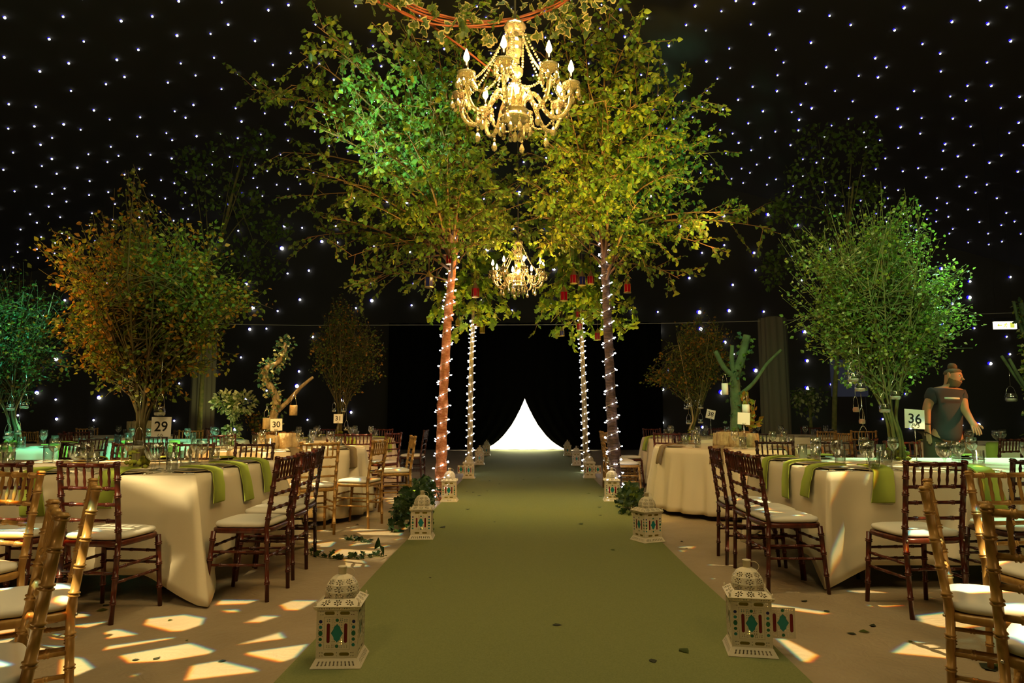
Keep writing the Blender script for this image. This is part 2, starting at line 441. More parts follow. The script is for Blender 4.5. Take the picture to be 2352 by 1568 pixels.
def plate2d(outer, holes, thick):
    """flat plate with pierced holes, in the XY plane"""
    cu = bpy.data.curves.new('plate', 'CURVE'); cu.dimensions = '2D'; cu.fill_mode = 'BOTH'; cu.extrude = thick/2
    for loop in [outer] + holes:
        sp = cu.splines.new('POLY'); sp.points.add(len(loop)-1); sp.use_cyclic_u = True
        for p, q in zip(sp.points, loop): p.co = (q[0], q[1], 0, 1)
    o = bpy.data.objects.new('plate', cu)
    me = bpy.data.meshes.new_from_object(o)
    vs = [tuple(v.co) for v in me.vertices]; fs = [tuple(p.vertices) for p in me.polygons]
    bpy.data.objects.remove(o); bpy.data.curves.remove(cu); bpy.data.meshes.remove(me)
    return vs, fs
def text_mesh(body, size, thick=0.0006, bold=0.012):
    cu = bpy.data.curves.new('text', 'FONT'); cu.body = body; cu.size = size; cu.align_x = 'CENTER'; cu.align_y = 'CENTER'; cu.extrude = thick; cu.offset = size*bold
    cu.resolution_u = 4
    o = bpy.data.objects.new('text', cu)
    me = bpy.data.meshes.new_from_object(o)
    vs = [tuple(v.co) for v in me.vertices]; fs = [tuple(p.vertices) for p in me.polygons]
    bpy.data.objects.remove(o); bpy.data.curves.remove(cu); bpy.data.meshes.remove(me)
    return vs, fs
def circ(cx, cy, r, n=10, ry=None, a0=0):
    return [(cx + r*math.cos(a0+2*PI*k/n), cy + (ry or r)*math.sin(a0+2*PI*k/n)) for k in range(n)]
def pill(cx, cy, w, h, n=5):
    r = min(w, h)/2; out = []
    if h >= w:
        for k in range(n+1): a = PI*k/n; out.append((cx + r*math.cos(a), cy + h/2 - r + r*math.sin(a)))
        for k in range(n+1): a = PI + PI*k/n; out.append((cx + r*math.cos(a), cy - h/2 + r + r*math.sin(a)))
    else:
        for k in range(n+1): a = -PI/2 + PI*k/n; out.append((cx + w/2 - r + r*math.cos(a), cy + r*math.sin(a)))
        for k in range(n+1): a = PI/2 + PI*k/n; out.append((cx - w/2 + r + r*math.cos(a), cy + r*math.sin(a)))
    return out

# ---- leaves
def foliage_arrays(P, Dn, S, fold=0.18, width=0.36):
    """leaf quads folded along the rib; P base points, Dn directions, S lengths"""
    n = len(P)
    nr = rng.normal(size=(n, 3)); nr[:, 2] += 0.4
    side = np.cross(Dn, nr); side /= np.linalg.norm(side, axis=1)[:, None] + 1e-9
    nm = np.cross(side, Dn)
    S = S[:, None]
    v = np.empty((n, 6, 3))
    v[:, 0] = P
    v[:, 1] = P + Dn*S*0.38 + side*S*width + nm*S*fold
    v[:, 2] = P + Dn*S*0.72 + side*S*width*0.62 + nm*S*fold*0.6
    v[:, 3] = P + Dn*S
    v[:, 4] = P + Dn*S*0.72 - side*S*width*0.62 + nm*S*fold*0.6
    v[:, 5] = P + Dn*S*0.38 - side*S*width + nm*S*fold
    f = np.array([[0, 1, 2, 3], [0, 3, 4, 5]])
    faces = (np.arange(n)[:, None, None]*6 + f[None]).reshape(-1, 4)
    return v.reshape(-1, 3), faces
STAR = []
for k in range(5):
    STAR += [(0.0, 0.0)]
_LOBE = [(0.0, -0.42), (0.34, -0.36), (0.22, -0.08), (0.52, 0.10), (0.24, 0.22), (0.20, 0.50), (0.0, 0.62), (-0.20, 0.50), (-0.24, 0.22), (-0.52, 0.10), (-0.22, -0.08), (-0.34, -0.36)]
def lobed_arrays(P, Dn, S):
    n = len(P)
    nr = rng.normal(size=(n, 3)); nr[:, 2] += 0.6
    side = np.cross(Dn, nr); side /= np.linalg.norm(side, axis=1)[:, None] + 1e-9
    nm = np.cross(side, Dn)
    S = S[:, None]; L = len(_LOBE)
    v = np.empty((n, L+1, 3))
    v[:, L] = P + Dn*S*0.42 - nm*S*0.08
    for i, (a, b) in enumerate(_LOBE):
        v[:, i] = P + side*S*a + Dn*S*(b+0.42) + nm*S*(0.10*abs(a) + 0.05*math.sin(i*2.1))
    f = np.array([[i, (i+1) % L, L] for i in range(L)])
    faces = (np.arange(n)[:, None, None]*(L+1) + f[None]).reshape(-1, 3)
    return v.reshape(-1, 3), faces
def np_mesh(name, V, F, mats, mi=None, smooth=False):
    me = bpy.data.meshes.new(name)
    k = F.shape[1]
    me.vertices.add(len(V)); me.vertices.foreach_set('co', np.ascontiguousarray(V, dtype=np.float32).ravel())
    me.loops.add(F.size); me.loops.foreach_set('vertex_index', F.ravel().astype(np.int32))
    me.polygons.add(len(F)); me.polygons.foreach_set('loop_start', np.arange(0, F.size, k, dtype=np.int32))
    for m in mats: me.materials.append(m)
    if mi is not None: me.polygons.foreach_set('material_index', mi.astype(np.int32))
    me.update(calc_edges=True); me.validate()
    return me
def foliage(name, parent, P, Dn, S, mats, weights=None, lobed=False, stuff=True):
    P = np.array(P, dtype=float); Dn = np.array(Dn, dtype=float); S = np.array(S, dtype=float)
    Dn /= np.linalg.norm(Dn, axis=1)[:, None] + 1e-9
    V, F = (lobed_arrays if lobed else foliage_arrays)(P, Dn, S)
    per = len(F)//len(P)
    w = np.array(weights or [1]*len(mats), dtype=float); w /= w.sum()
    mi = np.repeat(rng.choice(len(mats), size=len(P), p=w), per)
    o = put(name, np_mesh(name, V, F, mats, mi), parent)
    if stuff: o['kind'] = 'stuff'
    return o
_leafproto = {}
def leaf_parts(parent, P, Dn, S, mats, lobed=False, name='leaf'):
    """single leaves, each an object, sharing mesh data"""
    for p, d, s in zip(P, Dn, S):
        key = (lobed, rnd.randrange(3), rnd.randrange(len(mats)), tuple(m.name for m in mats))
        if key not in _leafproto:
            V, F = (lobed_arrays if lobed else foliage_arrays)(np.zeros((1, 3)), np.array([[0, 1.0, 0]]), np.ones(1))
            _leafproto[key] = np_mesh(name, V, F, [mats[key[2]]])
        q = Vector(d).to_track_quat('Y', 'Z') @ Euler((0, rnd.uniform(-1.2, 1.2), 0)).to_quaternion()
        o = bpy.data.objects.new(name, _leafproto[key]); COL.objects.link(o)
        o.parent = parent; o.rotation_mode = 'QUATERNION'
        o.location = p; o.rotation_quaternion = q; o.scale = (s, s, s)
def fix(t):
    """children were built in hall coordinates: keep them there under the Empty at the thing's base"""
    inv = Matrix.Translation(-Vector(t.location))
    for c in t.children: c.matrix_parent_inverse = inv
    return t

# ---------------------------------------------------------------- the hall
HALF, Y0, Y1 = 18.0, -4.0, 22.3
RIDGE, SLOPE = 10.6, 0.285
EAVE = RIDGE - SLOPE*HALF
def structure(name, mb, m, smooth=False):
    return tag(mb.build(name, m, smooth=smooth), kind='structure')
structure('floor', MB().add([(-HALF, Y0, 0), (HALF, Y0, 0), (HALF, 26, 0), (-HALF, 26, 0), (-HALF, Y0, -.1), (HALF, Y0, -.1), (HALF, 26, -.1), (-HALF, 26, -.1)],
          [(0, 1, 2, 3), (7, 6, 5, 4), (0, 4, 5, 1), (1, 5, 6, 2), (2, 6, 7, 3), (3, 7, 4, 0)]), M['floor'])
ceil = structure('ceiling', MB().add([(-HALF, Y0, EAVE), (0, Y0, RIDGE), (HALF, Y0, EAVE), (-HALF, Y1, EAVE), (0, Y1, RIDGE), (HALF, Y1, EAVE)],
          [(0, 1, 4, 3), (1, 2, 5, 4)]), M['black_cloth'])
structure('wall_left', MB().add([(-HALF, Y0, 0), (-HALF, Y1, 0), (-HALF, Y1, EAVE), (-HALF, Y0, EAVE)], [(0, 1, 2, 3)]), M['black_cloth'])
structure('wall_right', MB().add([(HALF, Y0, 0), (HALF, Y1, 0), (HALF, Y1, EAVE), (HALF, Y0, EAVE)], [(0, 1, 2, 3)]), M['black_cloth'])
structure('wall_front', MB().add([(-HALF, Y0, 0), (HALF, Y0, 0), (HALF, Y0, EAVE), (0, Y0, RIDGE), (-HALF, Y0, EAVE)], [(0, 1, 2, 3, 4)]), M['black_cloth'])
DX0, DX1, DH = -1.45, 1.6, 2.1          # doorway in the end wall, behind the parted drapes
wall_back = structure('wall_back', MB().add([(-HALF, Y1, 0), (DX0, Y1, 0), (DX0, Y1, DH), (DX1, Y1, DH), (DX1, Y1, 0), (HALF, Y1, 0), (HALF, Y1, EAVE), (0, Y1, RIDGE), (-HALF, Y1, EAVE)],
          [(0, 1, 2, 8), (2, 7, 8), (2, 3, 7), (3, 6, 7), (3, 4, 5, 6)]), M['black_cloth'])
structure('wall_lobby', MB().add([(DX0-.3, Y1+.02, 0), (DX1+.3, Y1+.02, 0), (DX1+.3, 25, 0), (DX0-.3, 25, 0), (DX0-.3, Y1+.02, 2.5), (DX1+.3, Y1+.02, 2.5), (DX1+.3, 25, 2.5), (DX0-.3, 25, 2.5)],
          [(1, 2, 6, 5), (2, 3, 7, 6), (3, 0, 4, 7), (4, 5, 6, 7)]), M['lobby'])
# stars: LED points sewn in the cloth
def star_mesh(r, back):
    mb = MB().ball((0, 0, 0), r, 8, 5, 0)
    mb.ball(back, r*1.12, 8, 5, 1)  # blue glowing ball behind the LED, imitates the lens's colour fringe
    return mb.mesh('star_light', [M['star'], M['star_fringe']])
def inview(p, mx=1.15, my=.85):
    l = cam.rotation_euler.to_matrix().transposed() @ (Vector(p) - Vector((0, 0, CAMZ)))
    if l.z > -0.5: return False
    return abs(l.x/-l.z) < mx and abs(l.y/-l.z) < my
def stars(parent, pts, me, limit, vary=(.85, 1.3)):
    pts = sorted(pts, key=lambda p: (not inview(p, .76, .51), (Vector(p) - Vector((0, 0, CAMZ))).length))
    for p in pts[:limit]:
        q = vary[0] + (vary[1]-vary[0])*rnd.random()**2.5
        put('star_light', me, parent, p, None, (q, q, q))
    rest = pts[limit:]
    if rest:
        V = np.array([v.co for v in me.vertices]); polys = [tuple(p.vertices) for p in me.polygons]; ms = [p.material_index for p in me.polygons]
        mb = MB()
        for p in rest:
            o = len(mb.v); mb.v.extend([tuple(v + np.array(p)) for v in V]); mb.f.extend([tuple(i+o for i in f) for f in polys]); mb.m.extend(ms)
        tag(mb.build('star_lights', [M['star'], M['star_fringe']], parent), kind='stuff')
pts = []
gy = 5.0
while gy < Y1 - .2:
    gx = -17.6
    while gx < 17.7:
        x, y = gx + rnd.uniform(-.2, .2), gy + rnd.uniform(-.24, .24)
        p = (x, min(y, Y1-.1), RIDGE - SLOPE*abs(x) - .025)
        if inview(p) and rnd.random() < .93: pts.append(p)
        gx += .62
    gy += .78
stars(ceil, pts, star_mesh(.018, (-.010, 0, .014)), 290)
pts = []
gz = 0.9
while gz < RIDGE:
    gx = -17.4
    while gx < 17.5:
        x, z = gx + rnd.uniform(-.38, .38), gz + rnd.uniform(-.3, .3)
        if z < RIDGE - SLOPE*abs(x) - .3 and not (-5.0 < x < 4.4 and z < 4.3) and rnd.random() < .9:
            pts.append((x, Y1-.05, z))
        gx += 1.15
    gz += .95
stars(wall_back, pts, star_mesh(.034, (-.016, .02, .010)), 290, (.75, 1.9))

# parted black drapes before the doorway
PROF = [(0.00, 1.63), (.05, 1.50), (.14, 1.30), (.27, 1.05), (.40, .82), (.52, .66), (.66, .48), (.82, .32), (.98, .20), (1.14, .10), (1.24, .055)]
DC, DY, DTOP = 0.03, 21.75, 4.05
for sgn, side in ((-1, 'left'), (1, 'right')):
    nx, nz = 60, 18
    vs, fs = [], []
    zs = [DTOP - (DTOP-.03)*k/(nz-1) for k in range(nz)]
    zs = sorted(set([round(z, 3) for z in zs] + [z for _, z in PROF]), reverse=True)
    def edge(z):
        if z >= PROF[0][1]: return 0.0
        for (xa, za), (xb, zb) in zip(PROF, PROF[1:]):
            if zb <= z <= za: return xa + (xb-xa)*(za-z)/(za-zb)
        return PROF[-1][0]
    for z in zs:
        e = edge(z)
        for i in range(nx):
            t = i/(nx-1)
            x = DC + sgn*(e + (4.35-e)*t**1.15)
            y = DY + .07*math.sin(i*1.15)*min(1, .25+t*3) - .05*(1-t)
            vs.append((x, y, z))
    for j in range(len(zs)-1):
        for i in range(nx-1):
            a = j*nx+i
            fs.append((a, a+1, a+nx+1, a+nx) if sgn > 0 else (a+nx, a+nx+1, a+1, a))
    c = MB().add(vs, fs).build('curtain', M['black_drape'])
    md = c.modifiers.new('thickness', 'SOLIDIFY'); md.thickness = .012
    tag(c, f'black drape drawn back on the {side} of the glowing doorway', 'curtain', 'black drapes of the doorway')
# puddled hem of white lining in the doorway
hem = MB(); nx, ny = 40, 24
for j in range(ny):
    for i in range(nx):
        x, y = -1.42 + 2.96*i/(nx-1), 22.03 + 2.9*(j/(ny-1))**1.5
        r_ = max(0, 1-(y-22.0)/.5)
        hem.v.append((x, y + .03*math.sin(x*7), .014 + r_*(.030*abs(math.sin(x*5.3)) + .02*abs(math.sin(x*11+1)))*(j > 0)))
for j in range(ny-1):
    for i in range(nx-1): a = j*nx+i; hem.f.append((a, a+1, a+nx+1, a+nx)); hem.m.append(0)
tag(hem.build('floor_fabric', M['lobby']), 'white fabric spread and bunched on the floor inside the glowing doorway', 'fabric')

# the aisle carpet
CX0, CX1 = -1.075, 1.235
cp = MB(); n = 60
ys = [Y0 + .3 + (22.2-Y0-.3)*k/n for k in range(n+1)]
for k, y in enumerate(ys):
    for x, z in ((CX0, .0), (CX0+.004, .008), (CX1-.004, .008), (CX1, .0)): cp.v.append((x + .006*math.sin(y*2.1), y, z + .001))
for k in range(n):
    for j in range(3): a = k*4+j; cp.f.append((a, a+1, a+5, a+4)); cp.m.append(0)
tag(cp.build('aisle_carpet', M['carpet'], smooth=False), 'long olive green carpet runner leading to the glowing doorway', 'carpet')

# ---------------------------------------------------------------- chiavari chair
def make_chair(kind):
    W = M[kind]
    t = thing('chiavari_chair', None, 'chair')
    H = .885
    post = {}
    for s in (-1, 1):
        a, b, c = Vector((s*.168, -.185, 0)), Vector((s*.172, -.168, .45)), Vector((s*.178, -.225, H))
        p1, r1 = ringed(a, b, .0135, (.25, .55, .8), .0150)
        p2, r2 = ringed(b, c, .0150, (.12, .34, .56, .78, .97), .0150)
        MB().tube(p1 + p2[1:], r1 + r2[1:], 8).build('rear_post', W, t)
        post[s] = (b, c)
        p, r = ringed((s*.178, .165, .425), (s*.192, .198, 0), .0165, (.12, .4, .72), .0125)
        MB().tube(p, r, 8).build('leg', W, t)
    def at(z, s):
        b, c = post[s]; return b.lerp(c, (z-.45)/(H-.45))
    def rail(name, z, r=.0105, rings=(.18, .5, .82)):
        p, q = ringed(at(z, -1), at(z, 1), r, rings, k=1.35, d=.005)
        return MB().tube(p, q, 6).build(name, W, t)
    rail('top_rail', .862, .0125); rail('spindle_rail', .735)
    rail('back_rail', .645); rail('back_rail', .555)
    for k in range(6):
        f = (k+1)/7
        a, b = at(.735, -1).lerp(at(.735, 1), f), at(.862, -1).lerp(at(.862, 1), f)
        pts = [a.lerp(b, q) for q in (0, .1, .3, .5, .7, .9, 1)]
        MB().tube(pts, [.0055, .006, .0095, .0065, .0095, .006, .0055], 6).build('spindle', W, t)
    def ring(hx, hy, n=28, e=5.0):
        out = []
        for k in range(n):
            a = 2*PI*k/n; c, s_ = math.cos(a), math.sin(a)
            out.append((hx*math.copysign(abs(c)**(2/e), c), hy*math.copysign(abs(s_)**(2/e), s_)))
        return out
    def shell(name, levels, m):
        vs, fs = [], []; n = 28
        for hx, hy, z in levels: vs += [(x, y, z) for x, y in ring(hx, hy)]
        for i in range(len(levels)-1):
            for k in range(n): fs.append((i*n+k, i*n+(k+1) % n, (i+1)*n+(k+1) % n, (i+1)*n+k))
        fs.append(tuple(range(n-1, -1, -1))); fs.append(tuple((len(levels)-1)*n+k for k in range(n)))
        return MB().add(vs, fs).build(name, m, t)
    shell('seat_frame', [(.186, .184, .412), (.194, .190, .418), (.196, .192, .436), (.190, .186, .444)], W)
    shell('cushion', [(.172, .165, .445), (.186, .180, .452), (.190, .184, .464), (.184, .178, .477), (.150, .145, .486), (.075, .07, .489)], M['cushion'])
    def bar(a, b): 
        p, q = ringed(a, b, .0085, (.2, .5, .8), k=1.3, d=.005); MB().tube(p, q, 6).build('stretcher', W, t)
    for s in (-1, 1):
        bar((s*.170, -.175, .30), (s*.181, .178, .30)); bar((s*.169, -.178, .22), (s*.184, .184, .22))
    bar((-.180, .176, .33), (.180, .176, .33)); bar((-.183, .182, .26), (.183, .182, .26)); bar((-.170, -.175, .27), (.170, -.175, .27))
    for s in (-1, 1):
        MB().ball((s*.172, -.186, .43), .006, 6, 4).build('screw', M['screw'], t)
    return t
CHAIR = {}
SEATS = []
def chair(x, y, face, kind, label, group=None, optional=False):
    """face: degrees, 0 looks away from the camera, 90 to the left"""
    for cx, cy in ROUND:
        d = math.hypot(x-cx, y-cy)
        if d < 1.29: x, y = cx + (x-cx)*1.29/d, cy + (y-cy)*1.29/d
    if any(math.hypot(x-a, y-b) < .43 for a, b in SEATS) and optional: return None
    SEATS.append((x, y))
    if kind not in CHAIR:
        o = CHAIR[kind] = make_chair(kind); KIDS[o.name] = list(o.children)
    else:
        src = CHAIR[kind]
        o = src.copy(); COL.objects.link(o)
        for ch in KIDS[src.name]:
            c = ch.copy(); COL.objects.link(c); c.parent = o
        if 'group' in o: del o['group']
    o.location = (x, y, 0); o.rotation_euler = (0, 0, math.radians(face))
    tag(o, label, 'chair', group)
    return o

# ---------------------------------------------------------------- tables, cloths
TOPZ = .75
def table(name, label, cx, cy, hx, hy, rnd_=False, group=None):
    t = thing(name, label, 'table', (cx, cy, 0), 0, group)
    mb = MB()
    if rnd_: mb.lathe([(hx-.03, TOPZ-.035), (hx-.02, TOPZ-.03), (hx-.02, TOPZ-.008), (hx-.03, TOPZ-.004)], 40)
    else: mb.box((0, 0, TOPZ-.02), (2*hx-.04, 2*hy-.04, .032))
    mb.build('tabletop', M['ply'], t, smooth=rnd_)
    for sx in (-1, 1):
        for sy in (-1, 1):
            x, y = sx*(hx-.28), sy*(hy-.24)
            if rnd_: x, y = sx*hx*.5, sy*hy*.5
            MB().tube(smooth_path([(x*.80, y, TOPZ-.04), (x*.86, y, .50), (x, y, .36), (x, y, 0)], 3), .014, 6).build('leg', M['steel'], t)
    return t
def tablecloth(label, cx, cy, hx, hy, drop, cdrop, rnd_=False, folds=(.012, 9), group=None, seed=0, flare=.05, cflare=.26):
    r = random.Random(seed)
    N, K = (176, 12)
    zt = TOPZ + .006
    pts = []
    if rnd_:
        for k in range(N):
            a = 2*PI*k/N; pts.append((hx*math.cos(a), hy*math.sin(a), math.cos(a), math.sin(a), 0.0))
    else:
        per = N//4
        cs = [(hx, -hy), (hx, hy), (-hx, hy), (-hx, -hy)]
        for e in range(4):
            (x0, y0), (x1, y1) = cs[e], cs[(e+1) % 4]
            nx, ny = ((1, 0), (0, 1), (-1, 0), (0, -1))[e]; px, py = ((1, 0), (0, 1), (-1, 0), (0, -1))[(e-1) % 4]; qx, qy = ((1, 0), (0, 1), (-1, 0), (0, -1))[(e+1) % 4]
            L = math.hypot(x1-x0, y1-y0)
            for k in range(per):
                # denser near corners
                u = k/per; f = .5 - .5*math.cos(PI*u); f = .5*f + .5*u
                d0, d1 = f*L, (1-f)*L
                w0, w1 = max(0, 1-d0/.27)**1.15, max(0, 1-d1/.27)**1.15
                w = max(w0, w1)
                ax, ay = nx, ny
                if w0 > w1: ax, ay = nx + px*w0, ny + py*w0
                else: ax, ay = nx + qx*w1, ny + qy*w1
                m = math.hypot(ax, ay)
                pts.append((x0+(x1-x0)*f, y0+(y1-y0)*f, ax/m, ay/m, w))
    ph = [r.uniform(0, 6.28) for _ in range(3)]
    vs = []; rows = K+1
    for i in range(rows):
        s = i/K
        for k, (x, y, nx, ny, w) in enumerate(pts):
            a = 2*PI*k/len(pts)
            fold = (math.sin(a*folds[1] + ph[0] + .8*math.sin(a*2+ph[1])) + .4*math.sin(a*folds[1]*1.7 + ph[2]))*folds[0]
            # swags beside a falling corner
            cw = 4*w*(1-w)
            dr = drop + cdrop*w
            out = flare*s + cflare*w**1.6*s**.9 - cw*.035*math.sin(PI*min(1, s*1.0)) + fold*min(1, s*1.6)*(1 if rnd_ else (.5+cw))
            z = zt - dr*s
            q = .010
            if i == 0: out, z = -q, zt
            vs.append((cx + x + nx*out, cy + y + ny*out, max(z, .012)))
    n = len(pts); fs = []
    for i in range(K):
        for k in range(n): fs.append((i*n+k, (i+1)*n+k, (i+1)*n+(k+1) % n, i*n+(k+1) % n))
    fs.append(tuple(range(n)))
    o = MB().add(vs, fs).build('tablecloth', M['cloth'])
    md = o.modifiers.new('thickness', 'SOLIDIFY'); md.thickness = .003; md.offset = 0
    me = o.data
    me.polygons[len(fs)-1].use_smooth = False
    return tag(o, label, 'tablecloth', group)

# ---------------------------------------------------------------- table settings
CT = TOPZ + .0085
def gl(name, prof, n=14):
    return MB().lathe(prof, n, close=False).mesh(name, M['glass'])
def shell_prof(outer, th):
    inner = [(max(r-th, .0005), z) for r, z in outer[::-1]]
    return outer + inner
WINE = MB().lathe([(.0005, 0), (.033, .001), (.034, .003), (.012, .006), (.0045, .012), (.004, .065), (.010, .074), (.028, .090), (.038, .115), (.0385, .135), (.034, .170),
                   (.0328, .170), (.0370, .135), (.0365, .116), (.0268, .092), (.008, .077), (.0005, .076)], 16, close=False).mesh('wine_glass', M['glass'])
GOBLET = MB().lathe([(.0005, 0), (.036, .001), (.037, .003), (.012, .006), (.006, .012), (.0055, .050), (.014, .058), (.038, .078), (.050, .110), (.050, .130), (.046, .160),
                   (.0448, .160), (.0487, .130), (.0487, .111), (.036, .080), (.010, .061), (.0005, .060)], 16, close=False).mesh('goblet', M['glass'])
TUMBLER = MB().lathe([(.0005, 0), (.030, .0), (.032, .003), (.034, .115), (.0325, .115), (.0305, .012), (.0005, .010)], 14, close=False).mesh('tumbler', M['glass'])
PLATE = MB().lathe([(.0005, .001), (.075, .001), (.085, .004), (.125, .013), (.127, .016), (.085, .009), (.0005, .006)], 28, close=False).mesh('dinner_plate', M['plate'])
def fork_mesh():
    mb = MB()
    mb.tube([(0, -.10, .003), (0, 0, .006), (0, .045, .008)], [.005, .003, .0035], 5)
    mb.box((0, .055, .008), (.022, .02, .002))
    for k in range(4): mb.tube([(-.009+.006*k, .062, .008), (-.009+.006*k, .105, .010)], [.0018, .001], 4)
    return mb.mesh('fork', M['silver'])
FORK = fork_mesh()
KNIFE = MB().tube([(0, -.11, .003), (0, 0, .004)], [.006, .004], 5).add([(-.008, 0, .003), (.008, 0, .003), (.007, .10, .003), (-.002, .115, .003), (-.008, 0, .005), (.008, 0, .005), (.007, .10, .004), (-.002, .115, .004)],
        [(0, 3, 2, 1), (4, 5, 6, 7), (0, 1, 5, 4), (1, 2, 6, 5), (2, 3, 7, 6), (3, 0, 4, 7)]).mesh('knife', M['silver'])
def napkin_mesh(m, drop, w=.066, skew=.02, over=.0):
    """folded napkin: pad on the plate, tail over the table edge at y=0 (outward is -y)"""
    path = [(.21, .030), (.10, .031), (.02, .020), (-.004, .012), (-.022, -.004), (-.030, -.05), (-.045, -drop*.5), (-.055, -drop)]
    back = [(y - .006 if z < 0 else y, z + .010) for y, z in path]
    vs = []
    for (y, z) in path + back[::-1]:
        k = len(vs)//2
        t = min(1, max(0, -z/drop))
        ww = w*(1 + .18*t)
        vs += [(-ww + skew*t, y, z), (ww + skew*t, y, z)]
    n = len(path)*2; fs = []
    for i in range(n): a, b = i*2, ((i+1) % n)*2; fs.append((a, a+1, b+1, b))
    fs.append(tuple(i*2 for i in range(n-1, -1, -1))); fs.append(tuple(i*2+1 for i in range(n)))
    me = MB().add(vs, fs).mesh('napkin', m)
    return me
NAPKIN = {('lime', k): napkin_mesh(M['lime'], d, skew=sk) for k, d, sk in ((0, .23, .02), (1, .20, -.03), (2, .25, .05))}
NAPKIN.update({('taupe', k): napkin_mesh(M['taupe'], d, skew=sk) for k, d, sk in ((0, .17, .05), (1, .20, -.04), (2, .15, 0))})
def drop_on(name, me, x, y, z, rz, label, cat, group):
    k = 1.14 if cat == 'glass' else 1.0
    return tag(put(name, me, None, (x, y, z), (0, 0, rz), (k, k, k)), label, cat, group)
_nk = [0]
def setting(tname, where, x, y, nx, ny, napkin='lime', glasses='wt', cutlery=True, big=False):
    """a place laid at table-edge point (x,y); (nx,ny) points out of the table"""
    g = f'place settings on {tname}'
    rz = math.atan2(-ny, -nx) - PI/2
    ix, iy = -nx, -ny; sx, sy = iy, -ix            # inward, and to the diner's right
    def P(a, b): return x + ix*a + sx*b, y + iy*a + sy*b
    p = P(.15, 0); drop_on('dinner_plate', PLATE, *p, CT, 0, f'round plate at the {where} of {tname}', 'plate', g)
    if napkin:
        _nk[0] += 1
        p = P(.004, rnd.uniform(-.02, .02))
        drop_on('napkin', NAPKIN[(napkin, _nk[0] % 3)], *p, CT, rz + rnd.uniform(-.08, .08), f'{napkin}{" green" if napkin=="lime" else " brown"} napkin at the {where} of {tname}', 'napkin', g)
    if 'w' in glasses:
        p = P(.36 + rnd.uniform(-.03, .03), .10 + rnd.uniform(-.03, .03)); drop_on('wine_glass' if not big else 'goblet', WINE if not big else GOBLET, *p, CT, 0, f'{"wide goblet" if big else "stemmed wine glass"} at the {where} of {tname}', 'glass', g)
    if 't' in glasses:
        p = P(.31 + rnd.uniform(-.02, .02), .20 + rnd.uniform(-.02, .02)); drop_on('tumbler', TUMBLER, *p, CT, 0, f'straight clear tumbler at the {where} of {tname}', 'glass', g)
    if 'g' in glasses:
        p = P(.42, .02); drop_on('goblet', GOBLET, *p, CT, 0, f'wide goblet at the {where} of {tname}', 'glass', g)
    if cutlery:
        p = P(.15, -.17); drop_on('fork', FORK, *p, CT, rz, f'fork at the {where} of {tname}', 'fork', g)
        p = P(.15, .17); drop_on('knife', KNIFE, *p, CT, rz, f'knife at the {where} of {tname}', 'knife', g)
def number_card(text, p, label, tilt=(0, 0, 0), size=.15, base=CT, curl=False):
    """white square card on a thin stand; p centre of card"""
    t = thing('table_number', label, 'sign', (p[0], p[1], base))
    MB().lathe([(.0005, 0), (.035, 0), (.035, .004), (.004, .008), (.0005, .008)], 16, close=False).build('stand_base', M['silver'], t)
    h = p[2] - base
    MB().tube([(0, 0, .006), (0, 0, h - size*.32)], .0035, 6).build('stand_rod', M['silver'], t)
    R = Euler(tilt).to_matrix()
    card = MB().box((0, 0, 0), (size, .004, size)).build('card', M['card'], t, smooth=False, loc=(0, -.004, h))
    card.rotation_euler = tilt
    if text:
        vs, fs = text_mesh(text, size*.70)
        MB().add([(x, -.0032 - z, y) for x, y, z in vs], fs).build('numerals', M['ink'], card, smooth=False)
    for s in (-1, 1):
        pts = [(0, -.012, h-size*.36), (s*.012, -.013, h-size*.22), (s*.026, -.013, h-size*.26), (s*.028, -.013, h-size*.40), (s*.014, -.013, h-size*.44)] if curl else \
              [(0, -.012, h-size*.42), (s*.012, -.013, h-size*.36), (s*.016, -.013, h-size*.46), (0, -.012, h-size*.50)]
        MB().tube(smooth_path(pts, 3), .0022, 5).build('clip', M['silver'] if not curl else M['ink'], t)
    return t

# ---------------------------------------------------------------- pierced metal lantern
def quad_map(c00, c10, c11, c01, vs, th):
    """unit-square plate vertices -> quad; the plate's third coordinate runs along the normal"""
    c00, c10, c11, c01 = map(Vector, (c00, c10, c11, c01))
    nrm = (c10-c00).cross(c01-c00).normalized()
    return [c00*(1-u)*(1-v) + c10*u*(1-v) + c11*u*v + c01*(1-u)*v + nrm*w for u, v, w in vs]
def rosette(cx, cy, rx, ry, n=7):
    out = [circ(cx, cy, rx*.22, 6, ry*.22)]
    for k in range(n):
        a = 2*PI*k/n + .3; px, py = cx + rx*.66*math.cos(a), cy + ry*.66*math.sin(a)
        out.append([(px + rx*(.30*math.cos(b)*math.cos(a) - .20*math.sin(b)*math.sin(a)), py + ry*(.30*math.cos(b)*math.sin(a) + .20*math.sin(b)*math.cos(a))) for b in [2*PI*j/6 for j in range(6)]])
    return out
LHB, LZ0, LPH = .095, .042, .226
CIRCV = (.062, .088, .116, .144, .170)
DIAMOND = [(0, .044), (.006, .037), (.015, .029), (.017, .018), (.029, 0), (.017, -.018), (.015, -.029), (.006, -.037), (0, -.044), (-.006, -.037), (-.015, -.029), (-.017, -.018), (-.029, 0), (-.017, .018), (-.015, .029), (-.006, .037)]
def scaled(loop, k): return [(x*k, y*k) for x, y in loop]
def off(loop, cx, cy): return [(x+cx, y+cy) for x, y in loop]
